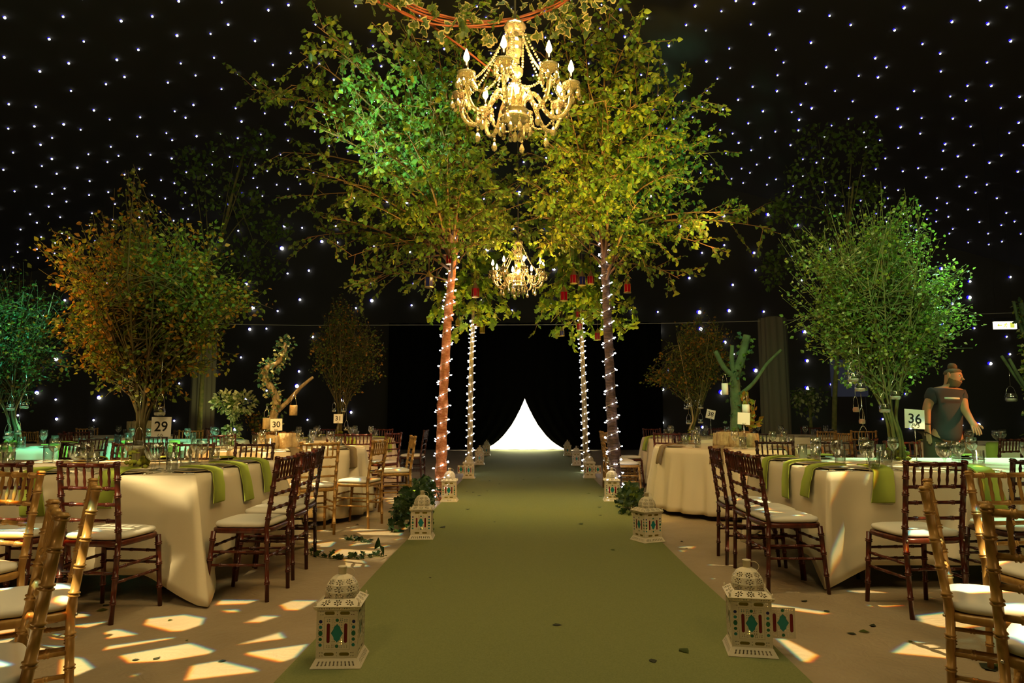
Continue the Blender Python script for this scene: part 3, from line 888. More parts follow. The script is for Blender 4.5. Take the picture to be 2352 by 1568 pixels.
def build_lantern_meshes():
    A = {}
    # panel (fixed frame of a side)
    holes = [[(-.061, .040), (.061, .040), (.061, .192), (-.061, .192)]]
    for v in (.019, .209):
        for u in (-.036, .036): holes.append(pill(u, v, .048, .016))
        for u in (-.078, -.068, 0, .068, .078):
            for dv in (-.007, .007): holes.append(circ(u, v+dv, .0032, 4))
    for s in (-1, 1):
        for i, v in enumerate(CIRCV): holes.append(circ(s*.078, v, .0085 if i != 2 else .0105, 10, .0085 if i != 2 else .0135))
        for i in range(4):
            v = (CIRCV[i]+CIRCV[i+1])/2
            for du in (-.009, .009): holes.append(circ(s*.078+du, v, .0026, 4))
    A['panel'] = plate2d([(-LHB, 0), (LHB, 0), (LHB, LPH), (-LHB, LPH)], holes, .0022)
    # door leaf
    holes = []
    for s in (-1, 1): holes.append(pill(s*.041, .116, .016, .092))
    holes.append(off(DIAMOND, 0, .116))
    for v in (.056, .176): holes.append(circ(0, v, .0085, 10))
    for s in (-1, 1):
        for v in (.052, .060, .172, .180):
            for u in (.036, .046): holes.append(circ(s*u, v, .003, 4))
        for v in (.066, .078, .090, .142, .154, .166):
            for u in ((.022,) if abs(v-.116) < .034 else (.012, .022)): holes.append(circ(s*u, v, .0032, 4))
        for u in (.016, .024):
            for v in (.050, .058, .174, .182): holes.append(circ(s*u, v, .0028, 4))
    A['door'] = plate2d([(-.060, .041), (.060, .041), (.060, .191), (-.060, .191)], holes, .0020)
    A['dots'] = ([], []); mb = MB()
    for s in (-1, 1):
        for i, v in enumerate(CIRCV):
            vs, fs = plate2d(circ(s*.078, v, .0105 if i != 2 else .013, 10, .0105 if i != 2 else .016), [], .0015); mb.add(vs, fs, (0, 1, 1, 0, 2)[i])
    A['dots'] = mb
    mb = MB()
    for v in (.019, .209):
        for u in (-.036, .036):
            vs, fs = plate2d(pill(u, v, .052, .020), [], .0015); mb.add(vs, fs)
    A['amber'] = mb
    A['red'] = plate2d(pill(0, .116, .020, .096), [], .0015)
    A['diamond'] = plate2d(off(scaled(DIAMOND, 1.1), 0, .116), [], .0015)
    mb = MB()
    for v in (.056, .176):
        vs, fs = plate2d(circ(0, v, .0105, 10), [], .0015); mb.add(vs, fs)
    A['round'] = mb
    skirt = []
    for k in range(10):
        u = .12 + .76*k/9; skirt.append([(u-.018, .28), (u+.018, .28), (u+.018, .40), (u+.008, .50), (u+.018, .60), (u+.018, .72), (u-.018, .72), (u-.018, .60), (u-.008, .50), (u-.018, .40)])
    A['skirt'] = plate2d([(0, 0), (1, 0), (1, 1), (0, 1)], skirt, .002)
    rim = [circ(.06 + .88*k/16, .5, .016, 6, .26) for k in range(17)]
    A['rim'] = plate2d([(0, 0), (1, 0), (1, 1), (0, 1)], rim, .002)
    A['slope'] = plate2d([(0, 0), (1, 0), (1, 1), (0, 1)], sum([rosette(u, .5, .115, .42) for u in (.2, .5, .8)], []), .0016)
    A['gore'] = plate2d([(0, 0), (1, 0), (1, 1), (0, 1)], rosette(.5, .5, .44, .46), .0016)
    return A
def side_xf(vs, k, half, z0, inset=0.0):
    R = Matrix.Rotation(k*PI/2, 3, 'Z')
    return [R @ Vector((u, -half - w + inset, z0 + v)) for u, v, w in vs]
LP = {}
def make_lantern(open_side=None):
    A = LP.setdefault('a', build_lantern_meshes())
    W = M['white_metal']
    t = thing('metal_lantern', None, 'lantern')
    t0 = .119; t1 = .097
    mb = MB()
    for k in range(4):
        R = Matrix.Rotation(k*PI/2, 3, 'Z')
        c = [R @ Vector(p) for p in ((-t0, -t0, .002), (t0, -t0, .002), (t1, -t1, LZ0), (-t1, -t1, LZ0))]
        mb.add(quad_map(*c, A['skirt'][0], 1), A['skirt'][1])
    mb.box((0, 0, .0015), (.236, .236, .003))
    mb.build('base_skirt', W, t, smooth=False)
    mb = MB()
    for sx in (-1, 1):
        for sy in (-1, 1): mb.box((sx*.0945, sy*.0945, LZ0 + LPH/2), (.006, .006, LPH))
    mb.build('corner_posts', W, t, smooth=False)
    for k in range(4):
        pan = MB().add(side_xf(A['panel'][0], k, LHB, LZ0), A['panel'][1]).build('side_panel', W, t, smooth=False)
        d = A['dots']; q = MB(); q.add(side_xf(d.v, k, LHB, LZ0, .003), d.f); q.m = list(d.m); q.build('glass_dots', [M['g_teal'], M['g_green'], M['g_blue']], pan, smooth=False)['kind'] = 'stuff'
        d = A['amber']; MB().add(side_xf(d.v, k, LHB, LZ0, .003), d.f).build('amber_glass', M['g_amber'], pan, smooth=False)
        # door leaf, hung on its left edge (seen from outside)
        R = Matrix.Rotation(k*PI/2, 3, 'Z')
        hinge = R @ Vector((-.061, -LHB, LZ0))
        swing = 0
        if open_side is not None and k == open_side[0]: swing = open_side[1]
        door = MB().add([(u + .061, -w, v) for u, v, w in A['door'][0]], A['door'][1]).build('door', W, t, smooth=False)
        door.location = hinge; door.rotation_euler = (0, 0, k*PI/2 + swing)
        for s in (-1, 1):
            MB().add([(u + .061 + s*.041, -w + .003, v) for u, v, w in A['red'][0]], A['red'][1]).build('red_glass', M['g_red'], door, smooth=False)
        MB().add([(u + .061, -w + .003, v) for u, v, w in A['diamond'][0]], A['diamond'][1]).build('diamond_glass', M['g_teal'], door, smooth=False)
        d = A['round']; MB().add([(u + .061, -w + .003, v) for u, v, w in d.v], d.f).build('round_glass', M['g_green'], door, smooth=False)['kind'] = 'stuff'
    mb = MB(); zr = LZ0 + LPH
    for k in range(4):
        R = Matrix.Rotation(k*PI/2, 3, 'Z'); a, b, c_ = .104, .112, .074
        q = [R @ Vector(p) for p in ((-a, -a, zr), (a, -a, zr), (b, -b, zr+.016), (-b, -b, zr+.016))]
        mb.add(quad_map(*q, A['rim'][0], 1), A['rim'][1])
        q = [R @ Vector(p) for p in ((-b, -b, zr+.016), (b, -b, zr+.016), (c_, -c_, zr+.044), (-c_, -c_, zr+.044))]
        mb.add(quad_map(*q, A['slope'][0], 1), A['slope'][1])
    mb.build('roof', W, t, smooth=False)
    dome = MB(); lv = [(.080, zr+.040), (.083, zr+.070), (.074, zr+.102), (.052, zr+.130), (.034, zr+.141), (.018, zr+.147)]
    for i in range(5):
        (r0, z0), (r1, z1) = lv[i], lv[i+1]
        for k in range(8):
            a, b = 2*PI*(k-.5)/8 + PI/8*0, 2*PI*(k+.5)/8
            q = [(r0*math.cos(a), r0*math.sin(a), z0), (r0*math.cos(b), r0*math.sin(b), z0), (r1*math.cos(b), r1*math.sin(b), z1), (r1*math.cos(a), r1*math.sin(a), z1)]
            if i < 3: dome.add(quad_map(*q, A['gore'][0], 1), A['gore'][1])
            else: dome.add(q, [(0, 1, 2, 3)])
    dome.build('dome', W, t, smooth=False)
    cap = MB().lathe([(.019, zr+.145), (.0195, zr+.178), (.022, zr+.180), (.021, zr+.184), (.004, zr+.187)], 16)
    cap.build('cap', W, t)
    MB().tube([(.030*math.cos(a) + .030, .0, zr + .150 + .026*math.sin(a)) for a in [2*PI*k/18 for k in range(19)]], .0016, 5, caps=False).build('ring_handle', W, t)
    for sx in (-1, 1):
        for sy in (-1, 1):
            MB().lathe([(.006, 0), (.008, .006), (.004, .012), (.006, .018), (.001, .028)], 8, Matrix.Translation((sx*.102, sy*.102, zr+.014))).build('finial', W, t)
    MB().lathe([(.026, .004), (.026, .075), (.004, .078)], 14).build('candle', M['wax'], t)
    MB().ball((0, 0, .090), .006, 8, 6, sc=(1, 1, 1.9)).build('flame', M['flame'], t)
    return t

# ---------------------------------------------------------------- crystal chandelier (origin at the top of its stem)
def make_chandelier():
    C = M['crystal']
    t = thing('chandelier', None, 'chandelier')
    MB().tube([(0, 0, -.02), (0, 0, 6.6)], .007, 6).build('hanging_cable', M['cable_dark'], t)
    cap = MB(); n = 24
    for (r, z) in ((.02, .0), (.060, -.012), (.066, -.035), (.050, -.062), (.022, -.070)):
        for k in range(n):
            a = 2*PI*k/n; q = 1 + .07*math.cos(a*8)*(r > .03)
            cap.v.append((r*q*math.cos(a), r*q*math.sin(a), z))
    for i in range(4):
        for k in range(n): cap.f.append((i*n+k, i*n+(k+1) % n, (i+1)*n+(k+1) % n, (i+1)*n+k)); cap.m.append(0)
    cap.build('crown_cup', C, t)
    MB().lathe([(.018, -.07), (.020, -.10), (.042, -.115), (.047, -.14), (.040, -.165), (.046, -.19), (.036, -.215), (.018, -.235), (.028, -.25), (.016, -.27), (.022, -.29), (.050, -.31), (.047, -.34), (.018, -.365),
                (.024, -.385), (.045, -.41), (.055, -.445), (.047, -.48), (.024, -.51), (.022, -.53), (.050, -.540), (.052, -.57), (.03, -.60), (.004, -.64)], 12).build('stem', C, t, smooth=False)
    MB().lathe([(.060, -.56), (.085, -.575), (.070, -.585), (.080, -.61), (.095, -.625), (.085, -.635), (.035, -.655), (.004, -.66)], 18).build('bottom_bowl', C, t, smooth=False)
    drop = MB()
    drop.ball((0, 0, -.008), .007, 6, 4)
    drop.ball((0, 0, -.024), .009, 6, 4)
    drop.lathe([(.001, -.033), (.007, -.040), (.0145, -.058), (.0155, -.070), (.010, -.083), (.001, -.088)], 6)
    drop_me = drop.mesh('crystal_drop', C, smooth=False)
    def beads(a, b, sag, n, r=.0088):
        mb = MB(); a, b = Vector(a), Vector(b)
        for k in range(n):
            f = (k+.5)/n; p = a.lerp(b, f); p.z -= sag*4*f*(1-f)
            mb.ball(p, r*(1.0 if k % 2 else .8), 6, 4)
        mb.build('bead_string', C, t, smooth=False)
    R_, zc = .345, -.460
    tips = []
    for k in range(8):
        an = math.radians(-100 + 45*k)
        c, s = math.cos(an), math.sin(an)
        P = lambda r, z, b=0: (r*c - b*s, r*s + b*c, z)
        path = smooth_path([P(.03, -.56), P(.062, -.50), P(.105, -.468), P(.150, -.51), P(.185, -.585), P(.235, -.635), P(.295, -.625), P(.335, -.56), P(R_, zc-.005)], 4)
        arm = MB().tube(path, [.0125 + .002*(i % 2) for i in range(len(path))], 8).build('arm', C, t, smooth=False)
        T = Matrix.Translation(P(R_, zc))
        MB().lathe([(.006, -.03), (.014, -.022), (.010, -.012), (.030, -.006), (.052, .014), (.056, .030), (.052, .030), (.030, .002), (.004, .0)], 16, T).build('bobeche', C, arm)
        MB().lathe([(.0135, .0), (.0135, .098), (.010, .101), (.004, .101)], 12, T).build('candle_tube', M['chrome'], arm)
        MB().lathe([(.006, .101), (.0165, .119), (.0175, .131), (.012, .153), (.004, .175), (.001, .181)], 10, T).build('bulb', M['bulb'], arm)
        tips.append(Vector(P(R_, zc)))
        for j in range(6):
            b = 2*PI*j/6 + .3
            put('crystal_drop', drop_me, t, Vector(P(R_, zc+.016)) + Vector((.052*math.cos(b), .052*math.sin(b), 0)), (0, 0, b))
        put('crystal_drop', drop_me, t, P(.235, -.645), (0, 0, an), (1.15, 1.15, 1.2))
        beads(P(.052, -.05), P(R_-.05, zc+.01), .05, 24)
        if k % 2 == 0: beads(P(.050, -.05), P(.046, -.30), -.0, 14, .010)
    for k in range(8): beads(tips[k] + Vector((0, 0, -.0)), tips[(k+1) % 8], .11, 20)
    for k in range(10):
        b = 2*PI*k/10
        put('crystal_drop', drop_me, t, (.088*math.cos(b), .088*math.sin(b), -.628), (0, 0, b), (1.1, 1.1, 1.2))
    put('crystal_drop', drop_me, t, (0, 0, -.655), None, (1.3, 1.3, 1.3))
    return t

# ---------------------------------------------------------------- trees
def along(path, f):
    x = f*(len(path)-1); i = min(int(x), len(path)-2)
    return path[i].lerp(path[i+1], x-i), (path[i+1]-path[i]).normalized()
def rvec(): return Vector(rng.normal(size=3).tolist()).normalized()
def aisle_tree(name, label, trunk, rads, tips, bark, twigm, leafmats, weights, twigs_per, leaves_per, lsize, lobed, group, start=(.45, .95), n_parts=300, twig_len=(.25, .5), attach=None):
    trunk = smooth_path(trunk, 9)
    t = thing(name, label, 'tree', tuple(trunk[0]), 0, group)
    R = [rads[0] + (rads[1]-rads[0])*(i/(len(trunk)-1)) for i in range(len(trunk))]
    R = [r*(1 + .06*math.sin(i*1.1) + rnd.uniform(-.07, .07)) for i, r in enumerate(R)]
    MB().tube(trunk, R, 12).build('trunk', bark, t)
    tw = MB(); P, Dn, S = [], [], []
    for tip in tips:
        f = min(.98, max(.5, attach(tip) + rnd.uniform(-.05, .14))) if attach else rnd.uniform(*start)
        a, dr = along(trunk, f)
        tip = Vector(tip); L = (tip-a).length
        mid = a.lerp(tip, .5) + Vector((0, 0, .16*L)) + rvec()*.06*L
        path = bez(a, mid, tip, 9)
        r0 = max(.010, min(.026, .011*L))
        MB().tube(path, [r0 + (.004-r0)*(i/8) for i in range(9)], 5).build('branch', twigm, t)
        n = max(3, int(twigs_per*L))
        for k in range(n):
            q, d2 = along(path, .22 + .78*(k+rnd.random())/n)
            out = (d2*.8 + rvec()*.9 + Vector((0, 0, .12))).normalized()
            l = rnd.uniform(*twig_len)
            tw_path = bez(q, q + out*l*.6, q + out*l + Vector((0, 0, -.10*l)), 5)
            tw.tube(tw_path, [.0045, .0038, .003, .0025, .0018], 4, caps=False)
            for j in range(leaves_per):
                g = .15 + .85*(j+rnd.random())/leaves_per
                b, d3 = along(tw_path, g)
                dl = (d3*.5 + rvec()*.75 + Vector((0, 0, -.35))).normalized()
                P.append(b + rvec()*.012); Dn.append(dl); S.append(lsize*rnd.uniform(.65, 1.2))
    tag(tw.build('twigs', twigm, t), kind='stuff')
    cp = Vector((0, 0, CAMZ))
    order = sorted(range(len(P)), key=lambda i: (P[i]-cp).length - rnd.random()*.5)
    near = order[:n_parts]; rest = order[n_parts:]
    leaf_parts(t, [P[i] for i in near], [Dn[i] for i in near], [S[i] for i in near], leafmats, lobed, 'leaf')
    foliage('foliage', t, [P[i] for i in rest], [Dn[i] for i in rest], [S[i] for i in rest], leafmats, weights, lobed)
    return fix(t), trunk, R
def fairy_string(label, trunk, R, turns, n, zmax, group):
    pts = [(p, r) for p, r in zip(trunk, R) if p.z < zmax]
    path = [p for p, _ in pts]; rr = [r for _, r in pts]
    t = thing('string_lights', label, 'string lights', tuple(path[0] + Vector((0, 0, 0))), 0, group)
    cable = []; N = int(turns*10)
    def at(f):
        x = f*(len(path)-1); i = min(int(x), len(path)-2); u = x-i
        return path[i].lerp(path[i+1], u), rr[i]*(1-u) + rr[i+1]*u
    for k in range(N+1):
        f = k/N; p, r = at(f); a = 2*PI*turns*f + .6*math.sin(f*17)
        cable.append(p + Vector((math.cos(a), math.sin(a), 0))*(r*1.12 + .004))
    MB().tube(cable, .0035, 4).build('cable', M['cable_clear'], t)
    me = MB().lathe([(.001, -.004), (.0035, .0), (.0060, .009), (.0076, .016), (.005, .023), (.001, .026)], 8).mesh('bulb', M['fairy'])
    for k in range(n):
        f = (k+rnd.random())/n; p, r = at(f); a = 2*PI*turns*f + .6*math.sin(f*17)
        d = Vector((math.cos(a), math.sin(a), rnd.uniform(-.4, .7))).normalized()
        b = bpy.data.objects.new('bulb', me); COL.objects.link(b); b.parent = t
        b.location = p + Vector((math.cos(a), math.sin(a), 0))*(r*1.12 + .006); b.rotation_mode = 'QUATERNION'; b.rotation_quaternion = d.to_track_quat('Z', 'Y')
    return fix(t)
def ellipsoid(c, r, inner=.45):
    v = rvec(); q = rnd.uniform(inner**3, 1)**(1/3)
    return Vector((c[0]+v.x*r[0]*q, c[1]+v.y*r[1]*q, c[2]+v.z*r[2]*q))
def bundle_tree(name, label, base, crown, rad, stems, twigs, per, lsize, mats, weights, stemm, neck=.35, spread=.09, moss=True, group=None, droop=-.25, bias=None, pale=True, lobed=False, stem_r=.016, lobes=None):
    base = Vector(base); crown = Vector(crown)
    t = thing(name, label, 'tree', tuple(base), 0, group)
    top = Vector((base.x + (crown.x-base.x)*.35, base.y, base.z + neck))
    ends = []
    for k in range(stems):
        a = 2*PI*k/stems + rnd.uniform(-.3, .3)
        o = Vector((math.cos(a), math.sin(a), 0))
        p = [base + o*spread*.75, base + o*spread*.55 + Vector((rnd.uniform(-.02, .02), 0, neck*.45)), top + o*spread*.7, top.lerp(crown, .5) + Vector((o.x*rad[0]*.28, o.y*rad[1]*.28, 0)), crown + Vector((o.x*rad[0]*.55, o.y*rad[1]*.55, rad[2]*rnd.uniform(.1, .6)))]
        path = smooth_path(p, 4); n = len(path)
        MB().tube(path, [stem_r*rnd.uniform(.7, 1.35)*(1-.75*i/(n-1)) for i in range(n)], 6).build('stem', M['stem_pale'] if pale and k % 4 == 1 else stemm, t)
        ends.append(path)
    tw = MB(); P, Dn, S = [], [], []
    for k in range(twigs):
        tip = ellipsoid(crown, rad) if not lobes else (lambda L_: ellipsoid(L_[0], L_[1], .1))(rnd.choices(lobes, [l[2] for l in lobes])[0])
        if bias and tip.z < crown.z and rnd.random() < bias: tip.z = 2*crown.z - tip.z
        src = rnd.choice(ends); a, d = along(src, rnd.uniform(.55, 1.0))
        path = bez(a, a.lerp(tip, .5) + Vector((0, 0, .10)) + rvec()*.08, tip, 6)
        tw.tube(path, [.006, .005, .004, .003, .0025, .0015], 4, caps=False)
        for j in range(per):
            b, d2 = along(path, .35 + .65*(j+rnd.random())/per)
            P.append(b + rvec()*rnd.uniform(.01, .08)); Dn.append((d2*.4 + rvec()*.9 + Vector((0, 0, droop))).normalized()); S.append(lsize*rnd.uniform(.6, 1.25))
    tag(tw.build('twigs', stemm, t), kind='stuff')
    foliage('foliage', t, P, Dn, S, mats, weights, lobed)
    if moss:
        mb = MB()
        for k in range(60):
            a = rnd.uniform(0, 2*PI); h_ = rnd.random()**2*.13; r = rnd.uniform(.3, 1.6 - h_*6)*spread
            mb.ball(base + Vector((r*math.cos(a), r*math.sin(a), .012 + h_)), rnd.uniform(.012, .026), 6, 4, jit=.25, sc=(1, 1, .8))
        mb.build('moss', M['moss'], t)
    return fix(t)
def hanging_jar(px, py, y, label, r=.042, wire=.10, group='tealight jars hung in the table trees', rust=False):
    p = D(px, py, y)
    t = thing('hanging_jar', label, 'jar', (p.x, p.y, p.z - r*1.2))
    MB().lathe([(.001, 0), (r*.8, .001), (r, r*.3), (r*1.02, r*1.1), (r*.85, r*1.5), (r*.85, r*1.68), (r*.78, r*1.68), (r*.78, r*1.5), (r*.93, r*1.1), (r*.92, r*.34), (r*.7, .006), (.001, .006)], 16, close=False).build('jar', M['glass'] if not rust else M['jute'], t)
    MB().lathe([(r*.66, .007), (r*.86, r*.34), (r*.88, r*.62), (.003, r*.66)], 12).build('candle_wax', M['wax'], t)
    pts = [(r*.86*math.cos(a), 0, r*1.55 + wire*math.sin(a)) for a in [PI*k/10 for k in range(11)]]
    MB().tube(pts, .0022, 5).build('wire_handle', M['silver'], t)
    MB().tube([(0, 0, r*1.55+wire), (0, 0, r*1.55+wire+.26)], .0015, 4).build('hook_wire', M['silver'], t)
    tag(t, group=group); return t
def tree_lantern(px, py, y, glass, label, s=1.0):
    p = D(px, py, y)
    t = thing('hanging_lantern', label, 'lantern', tuple(p), rnd.uniform(-.5, .5), 'small glass lanterns hung in the aisle trees')
    h, r = .12*s, .055*s
    MB().lathe([(r*1.15, -h/2-.012), (r*1.15, -h/2), (r*.5, -h/2+.002)], 6).build('base', M['brass'], t, smooth=False)
    MB().lathe([(r*.95, -h/2+.002), (r*.95, h/2)], 6, close=False).build('glass', M[glass], t, smooth=False)
    for k in range(6):
        a = 2*PI*k/6; MB().tube([(r*math.cos(a), r*math.sin(a), -h/2), (r*math.cos(a), r*math.sin(a), h/2)], .004*s, 4).build('bar', M['brass'], t)
    MB().lathe([(r*1.15, h/2), (r*.9, h/2+.02*s), (r*.35, h/2+.07*s), (r*.2, h/2+.09*s), (.002, h/2+.095*s)], 6).build('roof', M['brass'], t, smooth=False)
    MB().tube([(0, 0, h/2+.09*s), (0, 0, h/2+.75)], .002, 4).build('hook_wire', M['brass'], t)
    MB().ball((0, 0, -h/2+.012), .010*s, 6, 4).build('candle', M['wax'], t)
    return t
def ivy_patch(name, label, cat, pts, n, spread, lsize, mats, weights, group=None, vine=True, lobed=True, hgt=.0):
    """a trail or mound of ivy along points"""
    path = smooth_path(pts, 5)
    t = thing(name, label, cat, tuple(path[0]), 0, group)
    if vine: MB().tube(path, .005, 5).build('vine', M['stem_green'], t)
    P, Dn, S = [], [], []
    for k in range(n):
        b, d = along(path, rnd.random())
        v = rvec(); v.z = abs(v.z)
        P.append(b + Vector((v.x*spread, v.y*spread, .006 + v.z*(hgt or spread*.3))))
        dd = rvec(); dd.z = dd.z*.4 + .15; Dn.append(dd); S.append(lsize*rnd.uniform(.7, 1.25))
    return t, P, Dn, S

# ================================================================ placing things
# ---- tables with square or round cloths
table('banquet_table', 'square banquet table under the cloth, at left, the square table', -3.30, 5.12, 1.20, .74)
tablecloth('cream square cloth with a corner trailing to the floor, left of the aisle', -3.30, 5.12, 1.21, .75, .60, .16, seed=1, cflare=.26)
table('banquet_table', 'square banquet table under the cloth with the pointed corner, right of the aisle', 3.28, 5.50, 1.22, .77)
tablecloth('cream square cloth with a pointed hanging corner, right of the aisle', 3.28, 5.50, 1.23, .78, .60, .15, seed=2, cflare=.10, flare=.035)
ROUND = []
def round_table(cx, cy, r, where, seed):
    ROUND.append((cx, cy))
    table('round_table', f'round banquet table under the cloth {where}', cx, cy, r, r, True)
    tablecloth(f'pleated round cream cloth on the table {where}', cx, cy, r+.01, r+.01, .70, 0, True, (.034, 24), seed=seed, flare=.08)
round_table(-2.80, 7.90, .95, 'with the gnarled tree table and the gnarled tree', 3)
round_table(2.56, 8.42, .95, 'with the sawn tree and the blank card', 4)
round_table(-3.05, 11.0, .95, 'with the brown tree and the card 31', 5)
round_table(2.92, 11.4, .95, 'with the brown tree and the tilted card 38', 6)
round_table(-6.32, 8.10, .95, 'lit turquoise at the far left edge', 7)
round_table(-5.0, 9.9, .95, 'lit turquoise with the small pale tree', 8)
round_table(-7.10, 11.9, .95, 'at the back left, behind the turquoise tables', 9)
round_table(6.35, 9.3, .95, 'at the far right edge, under the exit lamp', 10)
round_table(4.86, 12.5, .95, 'at the back right, behind the right square table', 11)

# ---- chairs
A = 'chairs round the tables'
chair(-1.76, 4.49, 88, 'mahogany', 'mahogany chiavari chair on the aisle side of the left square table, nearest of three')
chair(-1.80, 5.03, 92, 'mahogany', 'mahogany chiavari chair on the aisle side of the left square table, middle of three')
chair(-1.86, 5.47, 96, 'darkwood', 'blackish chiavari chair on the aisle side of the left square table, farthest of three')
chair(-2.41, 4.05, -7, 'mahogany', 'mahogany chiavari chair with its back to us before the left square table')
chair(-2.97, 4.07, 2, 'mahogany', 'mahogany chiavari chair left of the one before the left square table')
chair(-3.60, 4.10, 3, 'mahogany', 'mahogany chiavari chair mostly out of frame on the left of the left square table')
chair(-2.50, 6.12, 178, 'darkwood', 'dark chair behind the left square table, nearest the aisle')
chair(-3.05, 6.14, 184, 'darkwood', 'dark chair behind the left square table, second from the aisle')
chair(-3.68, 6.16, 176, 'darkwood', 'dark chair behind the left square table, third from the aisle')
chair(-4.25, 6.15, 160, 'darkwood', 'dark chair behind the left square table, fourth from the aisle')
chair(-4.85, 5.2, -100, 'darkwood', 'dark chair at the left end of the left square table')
# foreground gilt chairs, turned to tables out of the frame
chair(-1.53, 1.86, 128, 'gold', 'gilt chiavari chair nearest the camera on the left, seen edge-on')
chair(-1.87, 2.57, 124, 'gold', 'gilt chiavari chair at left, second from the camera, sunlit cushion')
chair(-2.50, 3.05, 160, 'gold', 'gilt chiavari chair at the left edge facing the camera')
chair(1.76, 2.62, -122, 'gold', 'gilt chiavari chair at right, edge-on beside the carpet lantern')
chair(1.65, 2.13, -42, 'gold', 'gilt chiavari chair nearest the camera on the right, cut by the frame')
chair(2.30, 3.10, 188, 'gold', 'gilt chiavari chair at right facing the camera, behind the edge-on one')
chair(1.75, 4.74, -88, 'mahogany', 'mahogany chiavari chair on the aisle side of the right square table, nearest of three')
chair(1.76, 5.12, -92, 'mahogany', 'mahogany chiavari chair on the aisle side of the right square table, middle of three')
chair(1.75, 5.55, -95, 'mahogany', 'mahogany chiavari chair on the aisle side of the right square table, farthest of three')
chair(2.33, 4.22, 6, 'mahogany', 'mahogany chiavari chair with its back to us before the right square table')
chair(3.06, 4.42, 8, 'darkwood', 'dark chiavari chair right of the one before the right square table')
chair(3.75, 4.50, 3, 'darkwood', 'dark chiavari chair cut by the right frame edge at the right square table')
chair(2.50, 6.72, 178, 'darkwood', 'dark chair behind the right square table, nearest the aisle')
chair(3.14, 6.74, 182, 'darkwood', 'dark chair behind the right square table, directly behind its tree')
chair(3.78, 6.70, 186, 'mahogany', 'dark chair behind the right square table, in front of the waiter')
chair(4.72, 6.30, 96, 'darkwood', 'dark chair at the right end of the right square table')
chair(5.30, 7.90, 20, 'mahogany', 'chair with a green-lit rail before the far right table')
chair(6.05, 7.85, 8, 'mahogany', 'green-lit chair at the right frame edge by the far right table')
# the gnarled tree table
chair(-2.06, 6.72, 33, 'gold', 'gilt chair with its back to us at the gnarled tree table')
chair(-1.80, 7.26, 78, 'gold', 'gilt chair side-on at the aisle side of the gnarled tree table')
chair(-1.58, 8.42, 108, 'gold', 'gilt chair behind the side-on one at the gnarled tree table')
chair(-3.45, 6.72, -30, 'darkwood', 'dark chair at the front left of the gnarled tree table')
chair(-3.75, 8.75, -130, 'mahogany', 'chair at the back left of the gnarled tree table')
chair(-2.55, 9.08, 175, 'mahogany', 'chair behind the gnarled tree of the gnarled tree table')
# the left brown-tree table
chair(-2.06, 9.92, 64, 'mahogany', 'reddish chair on the aisle corner of the left brown-tree table')
chair(-2.36, 9.55, 28, 'mahogany', 'reddish chair with its back to us before the left brown-tree table')
chair(-1.86, 11.5, 88, 'darkwood', 'dark chair on the aisle side of the left brown-tree table')
chair(-3.50, 12.3, 200, 'mahogany', 'reddish chair behind the left brown-tree table, left of two')
chair(-2.60, 12.2, 165, 'mahogany', 'reddish chair behind the left brown-tree table, right of two')
chair(-3.9, 10.2, -48, 'mahogany', 'reddish chair at the front left of the left brown-tree table')
# turquoise tables, back left
for cx, cy, nm, ks in ((-6.32, 8.10, 'the far left turquoise table', (20, 75, 130, 300, 345)), (-5.0, 9.9, 'the turquoise table with the pale tree', (15, 80, 140, 200, 280, 330)), (-7.10, 11.9, 'the back left table', (10, 70, 130, 230, 290, 340))):
    for i, k in enumerate(ks):
        a = math.radians(k); r = 1.22
        kind = ('darkwood', 'darkwood', 'gold', 'mahogany', 'gold', 'mahogany')[(i + int(cx)) % 6]
        if cx == -6.32: kind = 'darkwood'
        chair(cx + r*math.cos(a - PI/2), cy + r*math.sin(a - PI/2), k, kind, f'{ {"darkwood": "dark", "gold": "gilt", "mahogany": "reddish"}[kind] } chair at {nm}, number {i+1} round it'.replace('number 1', 'first').replace('number 2', 'second').replace('number 3', 'third').replace('number 4', 'fourth').replace('number 5', 'fifth').replace('number 6', 'sixth'), optional=True)
# right of the aisle, behind
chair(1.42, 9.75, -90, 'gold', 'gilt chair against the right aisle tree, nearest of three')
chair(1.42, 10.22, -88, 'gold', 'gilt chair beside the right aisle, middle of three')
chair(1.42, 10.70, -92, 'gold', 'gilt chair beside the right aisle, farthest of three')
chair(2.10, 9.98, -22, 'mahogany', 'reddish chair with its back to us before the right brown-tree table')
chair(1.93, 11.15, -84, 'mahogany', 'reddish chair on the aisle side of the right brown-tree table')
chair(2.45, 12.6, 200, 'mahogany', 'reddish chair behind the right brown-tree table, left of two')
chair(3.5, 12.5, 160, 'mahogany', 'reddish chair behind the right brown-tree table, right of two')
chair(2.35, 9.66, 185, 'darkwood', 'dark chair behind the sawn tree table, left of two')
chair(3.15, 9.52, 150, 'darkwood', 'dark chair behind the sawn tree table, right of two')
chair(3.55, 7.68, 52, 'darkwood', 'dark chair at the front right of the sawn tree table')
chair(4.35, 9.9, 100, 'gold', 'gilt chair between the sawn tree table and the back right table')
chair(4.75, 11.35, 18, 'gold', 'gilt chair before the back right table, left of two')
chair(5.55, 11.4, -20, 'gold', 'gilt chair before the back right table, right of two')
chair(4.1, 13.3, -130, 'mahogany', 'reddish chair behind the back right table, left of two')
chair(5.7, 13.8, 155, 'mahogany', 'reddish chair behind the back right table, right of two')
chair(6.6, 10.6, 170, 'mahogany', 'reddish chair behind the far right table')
chair(5.15, 9.9, -115, 'mahogany', 'reddish chair at the left of the far right table')

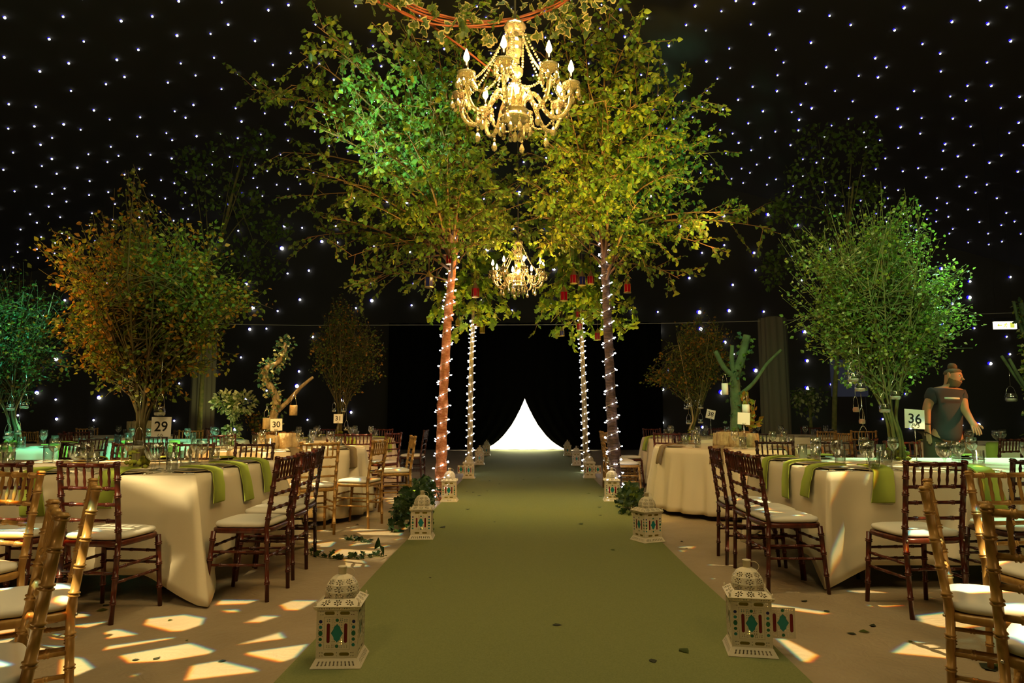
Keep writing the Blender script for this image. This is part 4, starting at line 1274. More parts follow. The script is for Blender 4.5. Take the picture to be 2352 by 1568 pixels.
# ---- place settings
T29, T36 = 'the left square table', 'the right square table'
for i, (y, w) in enumerate(((4.66, 'aisle side nearest seat'), (5.10, 'aisle side middle seat'), (5.54, 'aisle side farthest seat'))):
    setting(T29, w, -2.10, y, 1, 0, 'lime', 'wt' if i < 2 else 'w')
for x, w in ((-2.62, 'front edge seat nearest the aisle'), (-3.16, 'front edge second seat'), (-3.72, 'front edge third seat')):
    setting(T29, w, x, 4.38, 0, -1, 'lime', 'wtg')
for x, w in ((-2.5, 'back edge seat nearest the aisle'), (-3.05, 'back edge second seat'), (-3.65, 'back edge third seat')):
    setting(T29, w, x, 5.86, 0, 1, 'lime', 'wt', False)
for i, (y, w) in enumerate(((4.98, 'aisle side nearest seat'), (5.42, 'aisle side middle seat'), (5.86, 'aisle side farthest seat'))):
    setting(T36, w, 2.06, y, -1, 0, 'lime', 'wt')
for x, w, g in ((2.42, 'front edge seat nearest the aisle', 'wt'), (3.08, 'front edge second seat', 'wtg'), (3.70, 'front edge third seat', 'wtg')):
    setting(T36, w, x, 4.73, 0, -1, 'lime', g)
for x, w in ((2.6, 'back edge seat nearest the aisle'), (3.25, 'back edge second seat'), (3.9, 'back edge third seat')):
    setting(T36, w, x, 6.28, 0, 1, 'lime', 'wt', False)
def round_settings(tname, cx, cy, r, angs, nap, gl_='wt', cut=False):
    ordn = ('first', 'second', 'third', 'fourth', 'fifth', 'sixth', 'seventh')
    for i, k in enumerate(angs):
        a = math.radians(k)
        setting(tname, f'{ordn[i]} place from the left', cx + r*math.cos(a), cy + r*math.sin(a), math.cos(a), math.sin(a), nap, gl_, cut)
round_settings('the gnarled tree table', -2.80, 7.90, .945, (-20, -60, -100, -150, 60, 120), 'taupe')
round_settings('the sawn tree table', 2.56, 8.42, .945, (-165, -118, -70, -25, 60, 120), 'taupe')
round_settings('the left brown-tree table', -3.05, 11.0, .945, (-15, -60, -110, -155, 60, 120), 'lime')
round_settings('the right brown-tree table', 2.92, 11.4, .945, (-165, -118, -70, -25, 60, 120), 'lime')
round_settings('the far left turquoise table', -6.32, 8.10, .945, (-10, -45, -90, -130, 60), 'lime')
round_settings('the pale tree table', -5.0, 9.9, .945, (-20, -65, -110, -150, 50), 'lime')
round_settings('the back left table', -7.10, 11.9, .945, (-20, -65, -110, 40), None)
round_settings('the far right table', 6.35, 9.3, .945, (-90, -130, -165, 140), 'lime', 'wg')
round_settings('the back right table', 4.86, 12.5, .945, (-60, -100, -140, 150), None)

# ---- table numbers
number_card('29', D(371, 980, 4.86), 'white table card reading 29 on a thin rod beside the leafy tree', (0, 0, .02), .140)
number_card('36', D(2100, 962, 5.75), 'white table card reading 36 with a curled clip', (-.08, .07, -.05), .158, curl=True)
number_card('30', D(635, 975, 7.45), 'white table card reading 30 before the gnarled trunk', (0, -.03, .03), .128)
number_card('31', D(777, 961, 10.55), 'white table card reading 31', (0, 0, 0), .140)
number_card('38', D(1632, 951, 10.9), 'white tilted table card reading 38', (0, .22, .05), .140)
number_card('', D(1708, 961, 7.85), 'blank pale card turned away on the sawn tree table', (-.1, .07, -.1), .135)

# ---- lanterns along the carpet
for i, (px, py, rz, op) in enumerate(((768, 1541, 3, None), (965, 1243, 2, None), (1030, 1156, 1, None), (1076, 1102, 0, (3, -1.45)), (1101, 1070, 0, None), (1117, 1049, 0, None))):
    l = make_lantern(op); p = Z(px, py - 2); n = ('nearest', 'second', 'third', 'fourth', 'fifth', 'sixth')[i]
    s = 450/448.
    l.location = (p.x, p.y + .10, .009); l.rotation_euler = (0, 0, math.radians(rz)); l.scale = (.955, .955, .945)
    tag(l, f'pierced white lantern{" with open door" if op else ""}, {n} along the left carpet edge', 'lantern', 'pierced lanterns along the carpet')
for i, (px, py, rz, op) in enumerate(((1738, 1515, -9, (1, -1.50)), (1492, 1250, 26, None), (1408, 1155, -2, None), (1355, 1101, 0, (1, -1.5)), (1325, 1072, 0, None), (1304, 1049, 0, None))):
    l = make_lantern(op); p = Z(px, py - 2); n = ('nearest', 'second', 'third', 'fourth', 'fifth', 'sixth')[i]
    l.location = (p.x, p.y + .10, .009); l.rotation_euler = (0, 0, math.radians(rz)); l.scale = (.955, .955, .945)
    tag(l, f'pierced white lantern{" with open door" if op else ""}, {n} along the right carpet edge', 'lantern', 'pierced lanterns along the carpet')

# ---- chandeliers
ch = make_chandelier(); KIDS[ch.name] = list(ch.children)
p = D(1183, 52, 4.0); ch.location = p
tag(ch, 'large crystal chandelier with candle bulbs over the front of the carpet', 'chandelier', 'crystal chandeliers over the aisle')
c2 = copy_tree(ch); p2 = D(1190, 552, 9.0); c2.location = p2; c2.rotation_euler = (0, 0, .4)
tag(c2, 'crystal chandelier farther down the aisle, half hidden in leaves', 'chandelier')
for nm, q in (('chandelier_glow', p), ('chandelier_glow', p2)):
    lamp(nm, 'POINT', (q.x, q.y, q.z - .42), 115, (1.0, 0.56, 0.17), None, .22)

# ---- willow hoop round the chandelier cable
hz = D(1130, 60, 4.75).z
hc = Vector((D(1128, 60, 4.75).x, 4.02, hz))
hoop = thing('willow_hoop', 'red willow hoop wound with variegated ivy above the near chandelier', 'hoop', tuple(hc))
for k in range(5):
    pts = []
    for j in range(49):
        a = 2*PI*j/48; r = .72 + .022*math.sin(a*3 + k*1.3) + .012*k
        pts.append(hc + Vector((r*math.cos(a)*1.02, r*math.sin(a), .03*math.sin(a*2 + k*2.1) + .018*k + .05*math.cos(a))))
    MB().tube(pts, .0068, 6, caps=False).build('willow_rod', M['twig_red'], hoop)
MB().tube([D(993, 60, 4.72), D(1070, 115, 4.75), D(1134, 166, 4.8)], [.008, .008, .007], 6).build('willow_brace', M['twig_red'], hoop)
MB().tube([D(1000, 62, 4.72), D(930, 30, 4.5), D(850, -4, 4.3), D(760, -60, 4.1)], [.008, .009, .010, .010], 6).build('willow_brace', M['twig_red'], hoop)
for k in range(3):
    a = 2*PI*k/3 + .5; q = hc + Vector((.73*math.cos(a), .73*math.sin(a), .03)); MB().tube([q, Vector((hc.x + .05*math.cos(a), hc.y + .05*math.sin(a), hz + 1.6))], .003, 4).build('wire', M['cable_dark'], hoop)
P, Dn, S = [], [], []
for k in range(295):
    a = rnd.uniform(0, 2*PI)
    if rnd.random() < .75: a = rnd.choice((.5, .8, 1.1, 1.5, 1.9, 2.5, 2.75, 2.95)) + rnd.gauss(0, .16)
    r = .74 + rnd.uniform(-.10, .14)
    P.append(hc + Vector((r*math.cos(a), r*math.sin(a), rnd.uniform(-.12, .18)))); Dn.append((rvec() + Vector((0, 0, -.6))).normalized()); S.append(rnd.uniform(.06, .10))
def ivy_proto(rim, mid):
    L = len(_LOBE); vs = []
    for k_ in (1.0, .74):
        for i, (a, b_) in enumerate(_LOBE): vs.append((a*k_, (b_*k_ + .42), .10*abs(a)*k_ + .05*math.sin(i*2.1)*k_))
    vs.append((0, .42, -.05)); mb_ = MB()
    mb_.add(vs, [(i, (i+1) % L, L + (i+1) % L, L+i) for i in range(L)], 0); n0 = len(mb_.f)
    mb_.f += [(L+i, L + (i+1) % L, 2*L) for i in range(L)]; mb_.m += [1]*L
    return mb_.mesh('ivy_leaf', [rim, mid], smooth=False)
IVY = [ivy_proto(M['ivy_rim'], M['ivy_green']), ivy_proto(M['ivy_rim'], M['leaf_olive']), ivy_proto(M['leaf_olive'], M['ivy_green'])]
for p_, d_, s_ in zip(P, Dn, S):
    o = put('ivy_leaf', rnd.choice(IVY), hoop, p_, None, (s_, s_, s_)); o.rotation_mode = 'QUATERNION'
    o.rotation_quaternion = Vector(d_).to_track_quat('Y', 'Z') @ Euler((0, rnd.uniform(-1.2, 1.2), 0)).to_quaternion()
fix(hoop)

# ---- the four aisle trees
def tipsL():
    px = [(578, 205, 7.6), (640, 225, 7.4), (668, 195, 7.2), (690, 120, 6.6), (728, 60, 6.3), (770, 110, 6.4), (700, 245, 7.2), (745, 300, 7.0), (690, 385, 7.8), (650, 350, 8.0), (715, 450, 8.2), (740, 500, 8.2), (705, 545, 8.6), (800, 590, 8.6), (830, 665, 8.8),
          (860, 640, 8.8), (905, 110, 6.2), (940, 60, 6.2), (960, 150, 6.4), (880, 230, 6.6), (845, 330, 6.6), (930, 300, 6.6), (985, 240, 6.5), (900, 400, 7.2), (850, 470, 7.8), (960, 470, 7.6), (900, 560, 8.4), (980, 590, 8.6), (1030, 330, 6.9), (1075, 250, 6.8), (1110, 370, 7.2),
          (1060, 430, 7.4), (1120, 480, 7.8), (1010, 140, 6.6), (1060, 100, 6.6), (1130, 150, 6.9), (1090, 560, 8.4), (1150, 430, 8.0), (1160, 545, 8.6), (790, 420, 7.4), (960, 650, 9.0), (1080, 20, 6.6), (1000, 400, 7.0), (820, 260, 6.8), (1100, 320, 8.8), (1150, 360, 9.2), (1180, 420, 9.3), (1130, 500, 9.3), (1190, 520, 9.4), (1080, 390, 9.3), (1170, 480, 8.8), (1000, 520, 9.3), (940, 420, 9.0), (880, 520, 9.0)]
    return [D(x, y, d) for x, y, d in px]
def tipsR():
    px = [(1640, 350, 8.0), (1600, 420, 8.0), (1618, 320, 7.6), (1600, 230, 7.2), (1570, 190, 7.0), (1530, 210, 6.8), (1470, 60, 6.4), (1490, 175, 6.4), (1440, 100, 6.3), (1400, 30, 6.2), (1340, 70, 6.4), (1350, 190, 6.5), (1310, 260, 6.8), (1280, 330, 7.0), (1330, 420, 7.0), (1500, 300, 6.8),
          (1550, 400, 7.2), (1520, 560, 8.2), (1480, 600, 8.6), (1770, 525, 7.6), (1690, 490, 7.6), (1640, 570, 8.0), (1560, 640, 8.6), (1450, 640, 8.8), (1250, 380, 7.4), (1230, 440, 7.8), (1380, 340, 6.6), (1420, 400, 6.8), (1460, 470, 7.4), (1380, 480, 7.6), (1330, 520, 8.2), (1270, 520, 8.2),
          (1240, 120, 6.8), (1290, 40, 6.6), (1460, 240, 6.4), (1540, 300, 7.0), (1590, 500, 8.0), (1470, 360, 6.8), (1220, 300, 7.4), (1230, 570, 8.8), (1390, 230, 6.4), (1580, 330, 7.2), (1430, 540, 8.4), (1210, 350, 9.0), (1250, 320, 9.2), (1190, 400, 8.9), (1290, 470, 9.3), (1220, 500, 9.3), (1260, 560, 9.2), (1320, 380, 9.2), (1350, 300, 9.0), (1300, 540, 9.2), (1430, 450, 9.2), (1480, 520, 9.2)]
    return [D(x, y, d) for x, y, d in px]
trL = [Z(1010, 1148)] + [D(x, y, 9.2) for x, y in ((1013, 1070), (1016, 950), (1023, 820), (1031, 700), (1041, 600), (1046, 520))] + [D(1040, 420, 9.0), D(1030, 300, 8.7), D(1020, 180, 8.4)]
trR = [Vector((D(1417, 1142, 9.35).x, 9.35, 0))] + [D(x, y, 9.3) for x, y in ((1412, 1070), (1405, 950), (1399, 820), (1394, 700), (1389, 600), (1385, 520))] + [D(1388, 420, 9.0), D(1394, 300, 8.6), D(1398, 180, 8.3)]
def att(z0, z1, f0, f1):
    return lambda tip: max(f0, min(f1, f0 + (f1-f0)*((tip.z - z0)/(z1-z0)) - .08))
LM = [M['leaf_green'], M['leaf_yellow'], M['leaf_olive']]
tl, pl, rl = aisle_tree('birch_tree', 'tall birch with orange peeling bark and fairy lights, near left of the aisle', trL, (.082, .022), tipsL(), M['birch_warm'], M['twig'], LM, (3, 1.0, 3), 10, 12, .068, False, 'trees lining the aisle', attach=att(3.0, 6.5, .52, .97))
tr, pr, rr = aisle_tree('birch_tree', 'tall birch with dark brown bark and fairy lights, near right of the aisle', trR, (.085, .022), tipsR(), M['birch_dark'], M['twig'], LM, (2, 2.2, 2.2), 10, 12, .066, False, 'trees lining the aisle', attach=att(3.0, 6.5, .52, .97))
# curls of peeling bark on the near trunks
for t, path, R, m in ((tl, pl, rl, 'birch_warm'), (tr, pr, rr, 'birch_dark')):
    inv = Matrix.Translation(-Vector(t.location))
    for k in range(16):
        i = rnd.randrange(1, len(path)//2); p, r = path[i], R[i]; a = rnd.uniform(PI, 2*PI)
        mb = MB(); w, h = rnd.uniform(.04, .09), rnd.uniform(.03, .07)
        for j in range(5):
            b = a + j*.28; rr_ = r*1.02 + .004*j*j*.5
            mb.v += [(p.x + rr_*math.cos(b), p.y + rr_*math.sin(b), p.z), (p.x + rr_*math.cos(b), p.y + rr_*math.sin(b), p.z + h)]
        for j in range(5):
            x_, y_, z_ = mb.v[2*j]; mb.v[2*j] = (x_, y_, z_ + h*rnd.uniform(0, .45)*j/4); x_, y_, z_ = mb.v[2*j+1]; mb.v[2*j+1] = (x_, y_, z_ - h*rnd.uniform(0, .4)*j/4)
        for j in range(4): mb.f.append((2*j, 2*j+2, 2*j+3, 2*j+1)); mb.m.append(0)
        o = mb.build('bark_curl', M[m], t); o.matrix_parent_inverse = inv
def maple(tr_px, y, crown_px, label, seed):
    tr_ = [Z(*tr_px[0])] + [D(x, py, y) for x, py in tr_px[1:]]
    tips = []
    r_ = random.Random(seed)
    for cx, cyy, dd in crown_px: tips.append(D(cx, cyy, y + dd))
    return aisle_tree('maple_tree', label, tr_, (.055, .022), tips, M['maple_bark'], M['maple_bark'], [M['leaf_maple'], M['leaf_yellow'], M['leaf_green']], (3, 1.5, 1.5), 9, 6, .125, True, 'trees lining the aisle', n_parts=200, twig_len=(.2, .42), attach=att(2.6, 4.6, .66, .98))
ml, mpl, mrl = maple(((1078, 1088), (1080, 1000), (1081, 900), (1084, 800), (1087, 740), (1087, 680), (1086, 600), (1092, 500)), 12.8,
    [(1003, 715, -.8), (1020, 740, -.4), (1050, 760, -.2), (1175, 715, -.7), (1150, 735, -.4), (1125, 700, -.9), (1060, 690, -.9), (1035, 660, -1.1), (1100, 640, -1.0), (1160, 660, -.8), (1070, 610, -1.2), (1120, 600, -1), (1180, 640, -.6), (1015, 690, -.6), (1090, 560, -.8), (1140, 560, -.6), (1170, 590, -.4), (1100, 735, -.8), (1115, 660, .6), (1060, 640, .5), (1180, 500, -.6), (1150, 470, -.8), (1130, 420, -.5), (1200, 450, -.4), (1160, 530, -.9), (1100, 480, -.7), (1195, 560, -.6), (1080, 520, -.8), (1170, 400, -.3)],
    'slim maple with fairy lights on its trunk, far left of the aisle', 21)
mr, mpr, mrr = maple(((1346, 1085), (1344, 1000), (1341, 900), (1337, 800), (1334, 740), (1332, 680), (1330, 600), (1322, 500)), 13.0,
    [(1245, 715, -.9), (1265, 740, -.6), (1290, 760, -.3), (1310, 775, -.5), (1440, 700, -.6), (1420, 740, -.5), (1385, 730, -.8), (1345, 700, -1.0), (1300, 690, -1.0), (1270, 660, -1.1), (1330, 640, -1.2), (1390, 660, -.9), (1420, 640, -.6), (1250, 640, -.5), (1290, 600, -.9), (1360, 600, -1), (1260, 580, -.5), (1320, 560, -.8), (1400, 690, -.2), (1355, 745, -.7), (1440, 760, -.4), (1230, 500, -.6), (1250, 460, -.8), (1210, 530, -.5), (1270, 420, -.4), (1290, 500, -.8), (1235, 570, -.7), (1220, 420, -.3), (1300, 550, -.7), (1340, 500, -.7)],
    'slim maple with fairy lights on its trunk, far right of the aisle', 22)
# a pale lamp-string on each trunk
fairy_string('fairy lights wound round the orange birch trunk', pl, rl, 21, 150, 3.6, 'fairy lights on the aisle trunks')
fairy_string('fairy lights wound round the dark birch trunk', pr, rr, 21, 140, 3.7, 'fairy lights on the aisle trunks')
fairy_string('fairy lights wound round the far left maple trunk', mpl, mrl, 24, 150, 2.95, 'fairy lights on the aisle trunks')
fairy_string('fairy lights wound round the far right maple trunk', mpr, mrr, 24, 145, 2.95, 'fairy lights on the aisle trunks')
for (px, py, y, g, s, lab) in ((985, 648, 8.7, 'g_blue', 1, 'blue glass lantern hung left of the orange birch trunk'), (1033, 596, 9.0, 'g_ruby', .9, 'red lantern at the top of the orange birch trunk'), (1092, 672, 11.5, 'g_ruby', 1.17, 'large red lantern over the far left maple'),
        (1094, 742, 12.6, 'g_ruby', .8, 'small red lantern in the fork of the far left maple'), (1108, 757, 12.4, 'g_amber', .85, 'brass lantern hanging low right of the far left maple'), (1051, 742, 12.4, 'g_amber', .7, 'brass lantern low left of the far left maple'),
        (1295, 680, 11.5, 'g_ruby', 1.17, 'red lantern left of the far right maple'), (1318, 641, 11.5, 'g_ruby', 1.12, 'red lantern high over the far right maple, left of a blue one'), (1337, 645, 11.5, 'g_blue', 1.12, 'blue lantern high over the far right maple'),
        (1357, 643, 11.5, 'g_ruby', 1.02, 'red lantern high over the far right maple, right of a blue one'), (1327, 722, 12.5, 'g_ruby', .8, 'small red lantern above another on the far right maple'), (1331, 750, 12.5, 'g_ruby', .85, 'small red lantern lowest on the far right maple trunk'),
        (1373, 772, 12.3, 'g_ruby', .95, 'dim red lantern low beside the dark birch trunk'), (1291, 765, 12.4, 'g_blue', .7, 'tiny blue lantern lowest left of the far right maple'), (1441, 662, 9.0, 'g_ruby', .85, 'red lantern right of the dark birch trunk')):
    tree_lantern(px, py, y, g, lab, s)

# ---- trees standing on the tables
def lobes_px(y, L):
    k = y/FPX
    return [(D(px, py, y + dd), (rx*k, .8*max(rx, ry)*k, ry*k), rx*ry) for px, py, rx, ry, dd in L]
LB29 = lobes_px(5.05, [(215, 620, 110, 120, -.2), (330, 540, 140, 90, .1), (430, 620, 130, 130, 0), (555, 690, 95, 60, .1), (330, 740, 190, 120, -.1), (190, 780, 100, 90, 0), (300, 850, 110, 70, -.1), (460, 800, 100, 70, .1), (380, 900, 60, 40, 0), (125, 560, 40, 50, 0), (290, 450, 25, 60, 0), (300, 400, 10, 30, 0), (620, 640, 30, 25, 0)])
LB36 = lobes_px(6.05, [(1960, 530, 120, 70, 0), (2050, 540, 110, 90, 0), (1890, 640, 100, 100, -.1), (2020, 680, 150, 140, 0), (2140, 690, 90, 90, .1), (1960, 770, 130, 80, -.1), (2080, 790, 100, 80, 0), (2000, 870, 60, 50, 0), (2095, 460, 25, 40, 0), (2035, 430, 12, 40, 0), (1830, 740, 50, 30, 0), (2200, 620, 30, 30, 0), (2210, 750, 50, 60, .1), (1815, 540, 30, 20, 0), (2060, 860, 70, 50, .1)])
LB31 = lobes_px(11.1, [(790, 735, 52, 65, 0), (800, 830, 66, 55, 0), (750, 800, 45, 60, 0), (850, 800, 45, 55, 0), (872, 860, 22, 24, 0), (722, 850, 18, 18, 0), (800, 885, 40, 25, 0), (770, 690, 18, 30, 0)])
LB38 = lobes_px(11.5, [(1600, 800, 80, 50, 0), (1555, 850, 80, 40, 0), (1495, 872, 28, 24, 0), (1650, 830, 50, 50, 0), (1620, 750, 40, 50, 0), (1590, 890, 45, 30, 0), (1570, 770, 30, 40, 0), (1665, 770, 18, 36, 0)])
AM = [M['leaf_amber'], M['leaf_olive'], M['leaf_yellow'], M['leaf_green']]
b = Z(325, 1074, CT); b = Vector((-2.82, 5.02, CT))
bundle_tree('willow_tree', 'big amber and green twiggy tree standing on the left square table', b, D(350, 720, 5.05), (.80, .70, .65), 11, 640, 20, .037, AM, (3, 3, 2, 2), M['stem_dark'], .40, .060, lobes=LB29, pale=False, group='twig trees on the tables')
bundle_tree('willow_tree', 'big green twiggy tree with hanging jars standing on the right square table', Vector((3.22, 6.02, CT)), D(2005, 700, 6.05), (.75, .65, .70), 11, 700, 21, .035, [M['leaf_green'], M['leaf_yellow'], M['leaf_pale'], M['leaf_olive']], (4, 2, .8, 3), M['stem_green'], .42, .075, group='twig trees on the tables', lobes=LB36, pale=False)
bundle_tree('willow_tree', 'twiggy tree with jars on the far left turquoise table', Vector((-5.95, 7.95, CT)), D(10, 770, 7.95), (.85, .8, .95), 8, 380, 13, .042, [M['leaf_olive'], M['leaf_dark'], M['leaf_amber']], (3, 2, 1), M['stem_dark'], .42, .07, group='twig trees on the tables')
bundle_tree('willow_tree', 'brown leaved twiggy tree behind the card reading 31, left of the aisle', Vector((-3.0, 11.1, CT)), D(795, 790, 11.1), (.68, .6, .76), 8, 330, 12, .045, [M['leaf_amber'], M['leaf_olive']], (1, 3), M['stem_dark'], .34, .05, lobes=LB31, pale=False, group='twig trees on the tables')
bundle_tree('willow_tree', 'brown leaved twiggy tree with jars behind the tilted card, right of the aisle', Vector((2.80, 11.5, CT)), D(1605, 815, 11.5), (.80, .6, .72), 8, 330, 12, .048, [M['leaf_amber'], M['leaf_olive'], M['leaf_yellow']], (1.5, 3, .6), M['stem_green'], .34, .06, lobes=LB38, group='twig trees on the tables')

def limb_tree(name, label, base, limbs, bark, ivy, n_ivy, ivy_l, group, ivy_limb=(0,)):
    t = thing(name, label, 'tree', tuple(base), 0, group)
    paths = []
    for i, (pts, r0, r1) in enumerate(limbs):
        p = smooth_path(pts, 4); n = len(p); paths.append(p)
        MB().tube(p, [(r0 + (r1-r0)*k/(n-1))*(1 + rnd.uniform(-.07, .07)) for k in range(n)], 9).build('trunk' if i == 0 else 'limb', bark, t)
    P, Dn, S = [], [], []
    for k in range(n_ivy):
        q, d = along(paths[rnd.choice(ivy_limb)], rnd.uniform(.05, 1))
        v = rvec(); P.append(q + v*rnd.uniform(.03, .11)); Dn.append((v + Vector((0, 0, -.3))).normalized()); S.append(ivy_l*rnd.uniform(.7, 1.2))
    leaf_parts(t, P[:120], Dn[:120], S[:120], ivy, True, 'ivy_leaf')
    if P[120:]: foliage('ivy', t, P[120:], Dn[120:], S[120:], ivy, None, True)
    return fix(t)
y = 7.95
limb_tree('gnarled_tree', 'gnarled ivy-clad trunk with one bare side limb behind the gnarled tree table', Vector((D(630, 990, y).x, y, CT + .17)),
    [([Vector((D(630, 1000, y).x, y, CT + .15)), D(628, 960, y), D(636, 925, y), D(626, 895, y), D(610, 870, y), D(612, 845, y-.05), D(635, 835, y-.1), D(652, 812, y-.1), D(656, 785, y)], .055, .020),
     ([D(636, 945, y), D(665, 918, y), D(690, 890, y-.1), D(719, 866, y-.15)], .030, .016),
     ([D(610, 870, y), D(602, 855, y), D(604, 848, y)], .030, .026), ([D(688, 893, y-.1), D(676, 902, y-.2), D(680, 912, y-.2)], .008, .006)],
    M['bark_grey'], [M['ivy_teal'], M['ivy_green'], M['leaf_pale']], 520, .040, 'bare trees on the tables', (0,))
y = 8.4
limb_tree('sawn_tree', 'green lit tree with four sawn limbs on the log planter', Vector((D(1690, 985, y).x, y, CT + .17)),
    [([Vector((D(1690, 1000, y).x, y, CT + .15)), D(1692, 940, y), D(1688, 880, y), D(1690, 860, y), D(1704, 820, y), D(1716, 770, y)], .075, .045),
     ([D(1690, 868, y), D(1664, 845, y), D(1643, 806, y)], .035, .026), ([D(1688, 865, y), D(1681, 830, y), D(1682, 793, y)], .034, .024),
     ([D(1700, 905, y), D(1730, 880, y-.1), D(1762, 835, y-.15), D(1795, 803, y-.2)], .026, .017)],
    M['bark_green'], [M['ivy_green'], M['leaf_green'], M['ivy_teal']], 110, .055, 'bare trees on the tables', (0,))
y = 9.3
limb_tree('sawn_tree', 'ivy-clad tree with sawn limbs at the right frame edge', Vector((D(2376, 1000, y).x, y, CT)),
    [([Vector((D(2376, 1000, y).x, y, CT)), D(2374, 930, y), D(2368, 850, y), D(2360, 770, y), D(2345, 695, y)], .06, .03),
     ([D(2368, 910, y), D(2335, 868, y), D(2300, 817, y)], .022, .018), ([D(2362, 900, y), D(2338, 860, y-.1), D(2318, 823, y-.1)], .022, .019), ([D(2362, 790, y), D(2340, 740, y), D(2328, 692, y)], .022, .018)],
    M['bark_green'], [M['leaf_yellow'], M['ivy_green'], M['leaf_green'], M['leaf_pale']], 420, .06, 'bare trees on the tables', (0,))
lamp('right_edge_tree_spot', 'SPOT', (4.6, 6.6, 3.0), 120, (0.9, 0.9, 0.35), (6.8, 9.3, 1.6), .1, 22, .6)
pl_ = thing('yellow_shrub', 'little yellow leaved shrub right of the sawn trunk', 'plant', (D(1722, 1000, 8.3).x, 8.3, CT + .16))
mb = MB(); P, Dn, S = [], [], []
for k in range(9):
    tip = D(1722 + rnd.uniform(-18, 24), rnd.uniform(890, 985), 8.3 + rnd.uniform(-.1, .1)); pa = bez(Vector(pl_.location), Vector(pl_.location).lerp(tip, .5), tip, 5); mb.tube(pa, .004, 4)
    for j in range(10): q, d = along(pa, rnd.uniform(.3, 1)); P.append(q); Dn.append((d + rvec()).normalized()); S.append(rnd.uniform(.05, .08))
mb.build('stem', M['twig'], pl_); leaf_parts(pl_, P, Dn, S, [M['leaf_yellow'], M['leaf_amber']], False); fix(pl_)

def log_planter(label, cx, cy, r, h, n):
    t = thing('log_planter', label, 'planter', (cx, cy, CT), 0, 'ring of bark logs on a table')
    for k in range(n):
        a = 2*PI*k/n; rr_ = r*PI/n*1.12
        c = Vector((r*math.cos(a), r*math.sin(a), 0)); hh = h*rnd.uniform(.9, 1.08)
        mb = MB(); m = 12
        for j, z in enumerate((0, .3, .6, 1)):
            for i in range(m):
                b = 2*PI*i/m; q = rr_*(1 + rnd.uniform(-.10, .10)); mb.v.append((c.x + q*math.cos(b), c.y + q*math.sin(b), z*hh))
        for j in range(3):
            for i in range(m): mb.f.append((j*m+i, j*m+(i+1) % m, (j+1)*m+(i+1) % m, (j+1)*m+i)); mb.m.append(0)
        mb.f.append(tuple(3*m+i for i in range(m))); mb.m.append(0); mb.f.append(tuple(m-1-i for i in range(m))); mb.m.append(0)
        mb.build('log', M['log_end'], t)
    mb = MB().lathe([(r*.95, h*.5), (r*.9, h*.9), (.001, h*.98)], 16)
    for k in range(60):
        a, q = rnd.uniform(0, 2*PI), r*math.sqrt(rnd.random())*1.05
        mb.box((q*math.cos(a), q*math.sin(a), h + rnd.uniform(0, .012)), (rnd.uniform(.02, .06), .014, .006), R=Euler((rnd.uniform(-.4, .4), rnd.uniform(-.4, .4), rnd.uniform(0, 6))).to_matrix())
    tag(mb.build('bark_chips', M['chip'], t, smooth=False), kind='stuff')
    return t
log_planter('ring of bark logs filled with chips under the gnarled tree', D(640, 1000, 7.95).x, 7.95, .17, .165, 8)
log_planter('ring of pale bark logs under the sawn tree', D(1690, 1000, 8.4).x, 8.4, .18, .17, 7)
log_planter('ring of bark logs on the back left table', D(338, 980, 11.6).x, 11.6, .2, .26, 7)

# small pale tree on the turquoise table
bx = D(533, 1000, 9.7)
tp = thing('topiary', 'small two-headed tree with pale leaves on a turquoise cloth', 'tree', (bx.x, 9.7, CT))
b0 = Vector((bx.x, 9.7, CT)); fork = D(531, 955, 9.7)
for pts in ([b0, D(531, 975, 9.7), fork], [fork, D(526, 930, 9.7), D(517, 918, 9.7)], [fork, D(538, 935, 9.7), D(552, 925, 9.7)]):
    MB().tube(smooth_path(pts, 4), .012, 6).build('stem', M['stem_pale'], tp)
MB().tube([D(531, 982, 9.7), D(508, 983, 9.6)], .008, 5).build('stub', M['stem_pale'], tp)
P, Dn, S = [], [], []
for c, r, n in ((D(517, 922, 9.7), .16, 230), (D(557, 925, 9.7), .19, 210), (D(533, 988, 9.65), .11, 90), (D(540, 950, 9.6), .09, 60)):
    for k in range(n): q = ellipsoid(c, (r, r, r*.85)); P.append(q); Dn.append((q - c).normalized() + rvec()*.5); S.append(rnd.uniform(.045, .075))
foliage('foliage', tp, P, Dn, S, [M['leaf_pale'], M['leaf_olive']], (2, 1)); fix(tp)
lamp('pale_tree_spot', 'SPOT', (-4.6, 7.4, 3.0), 420, (1, .72, .30), (bx.x - .1, 9.7, 1.25), .1, 13, .6)

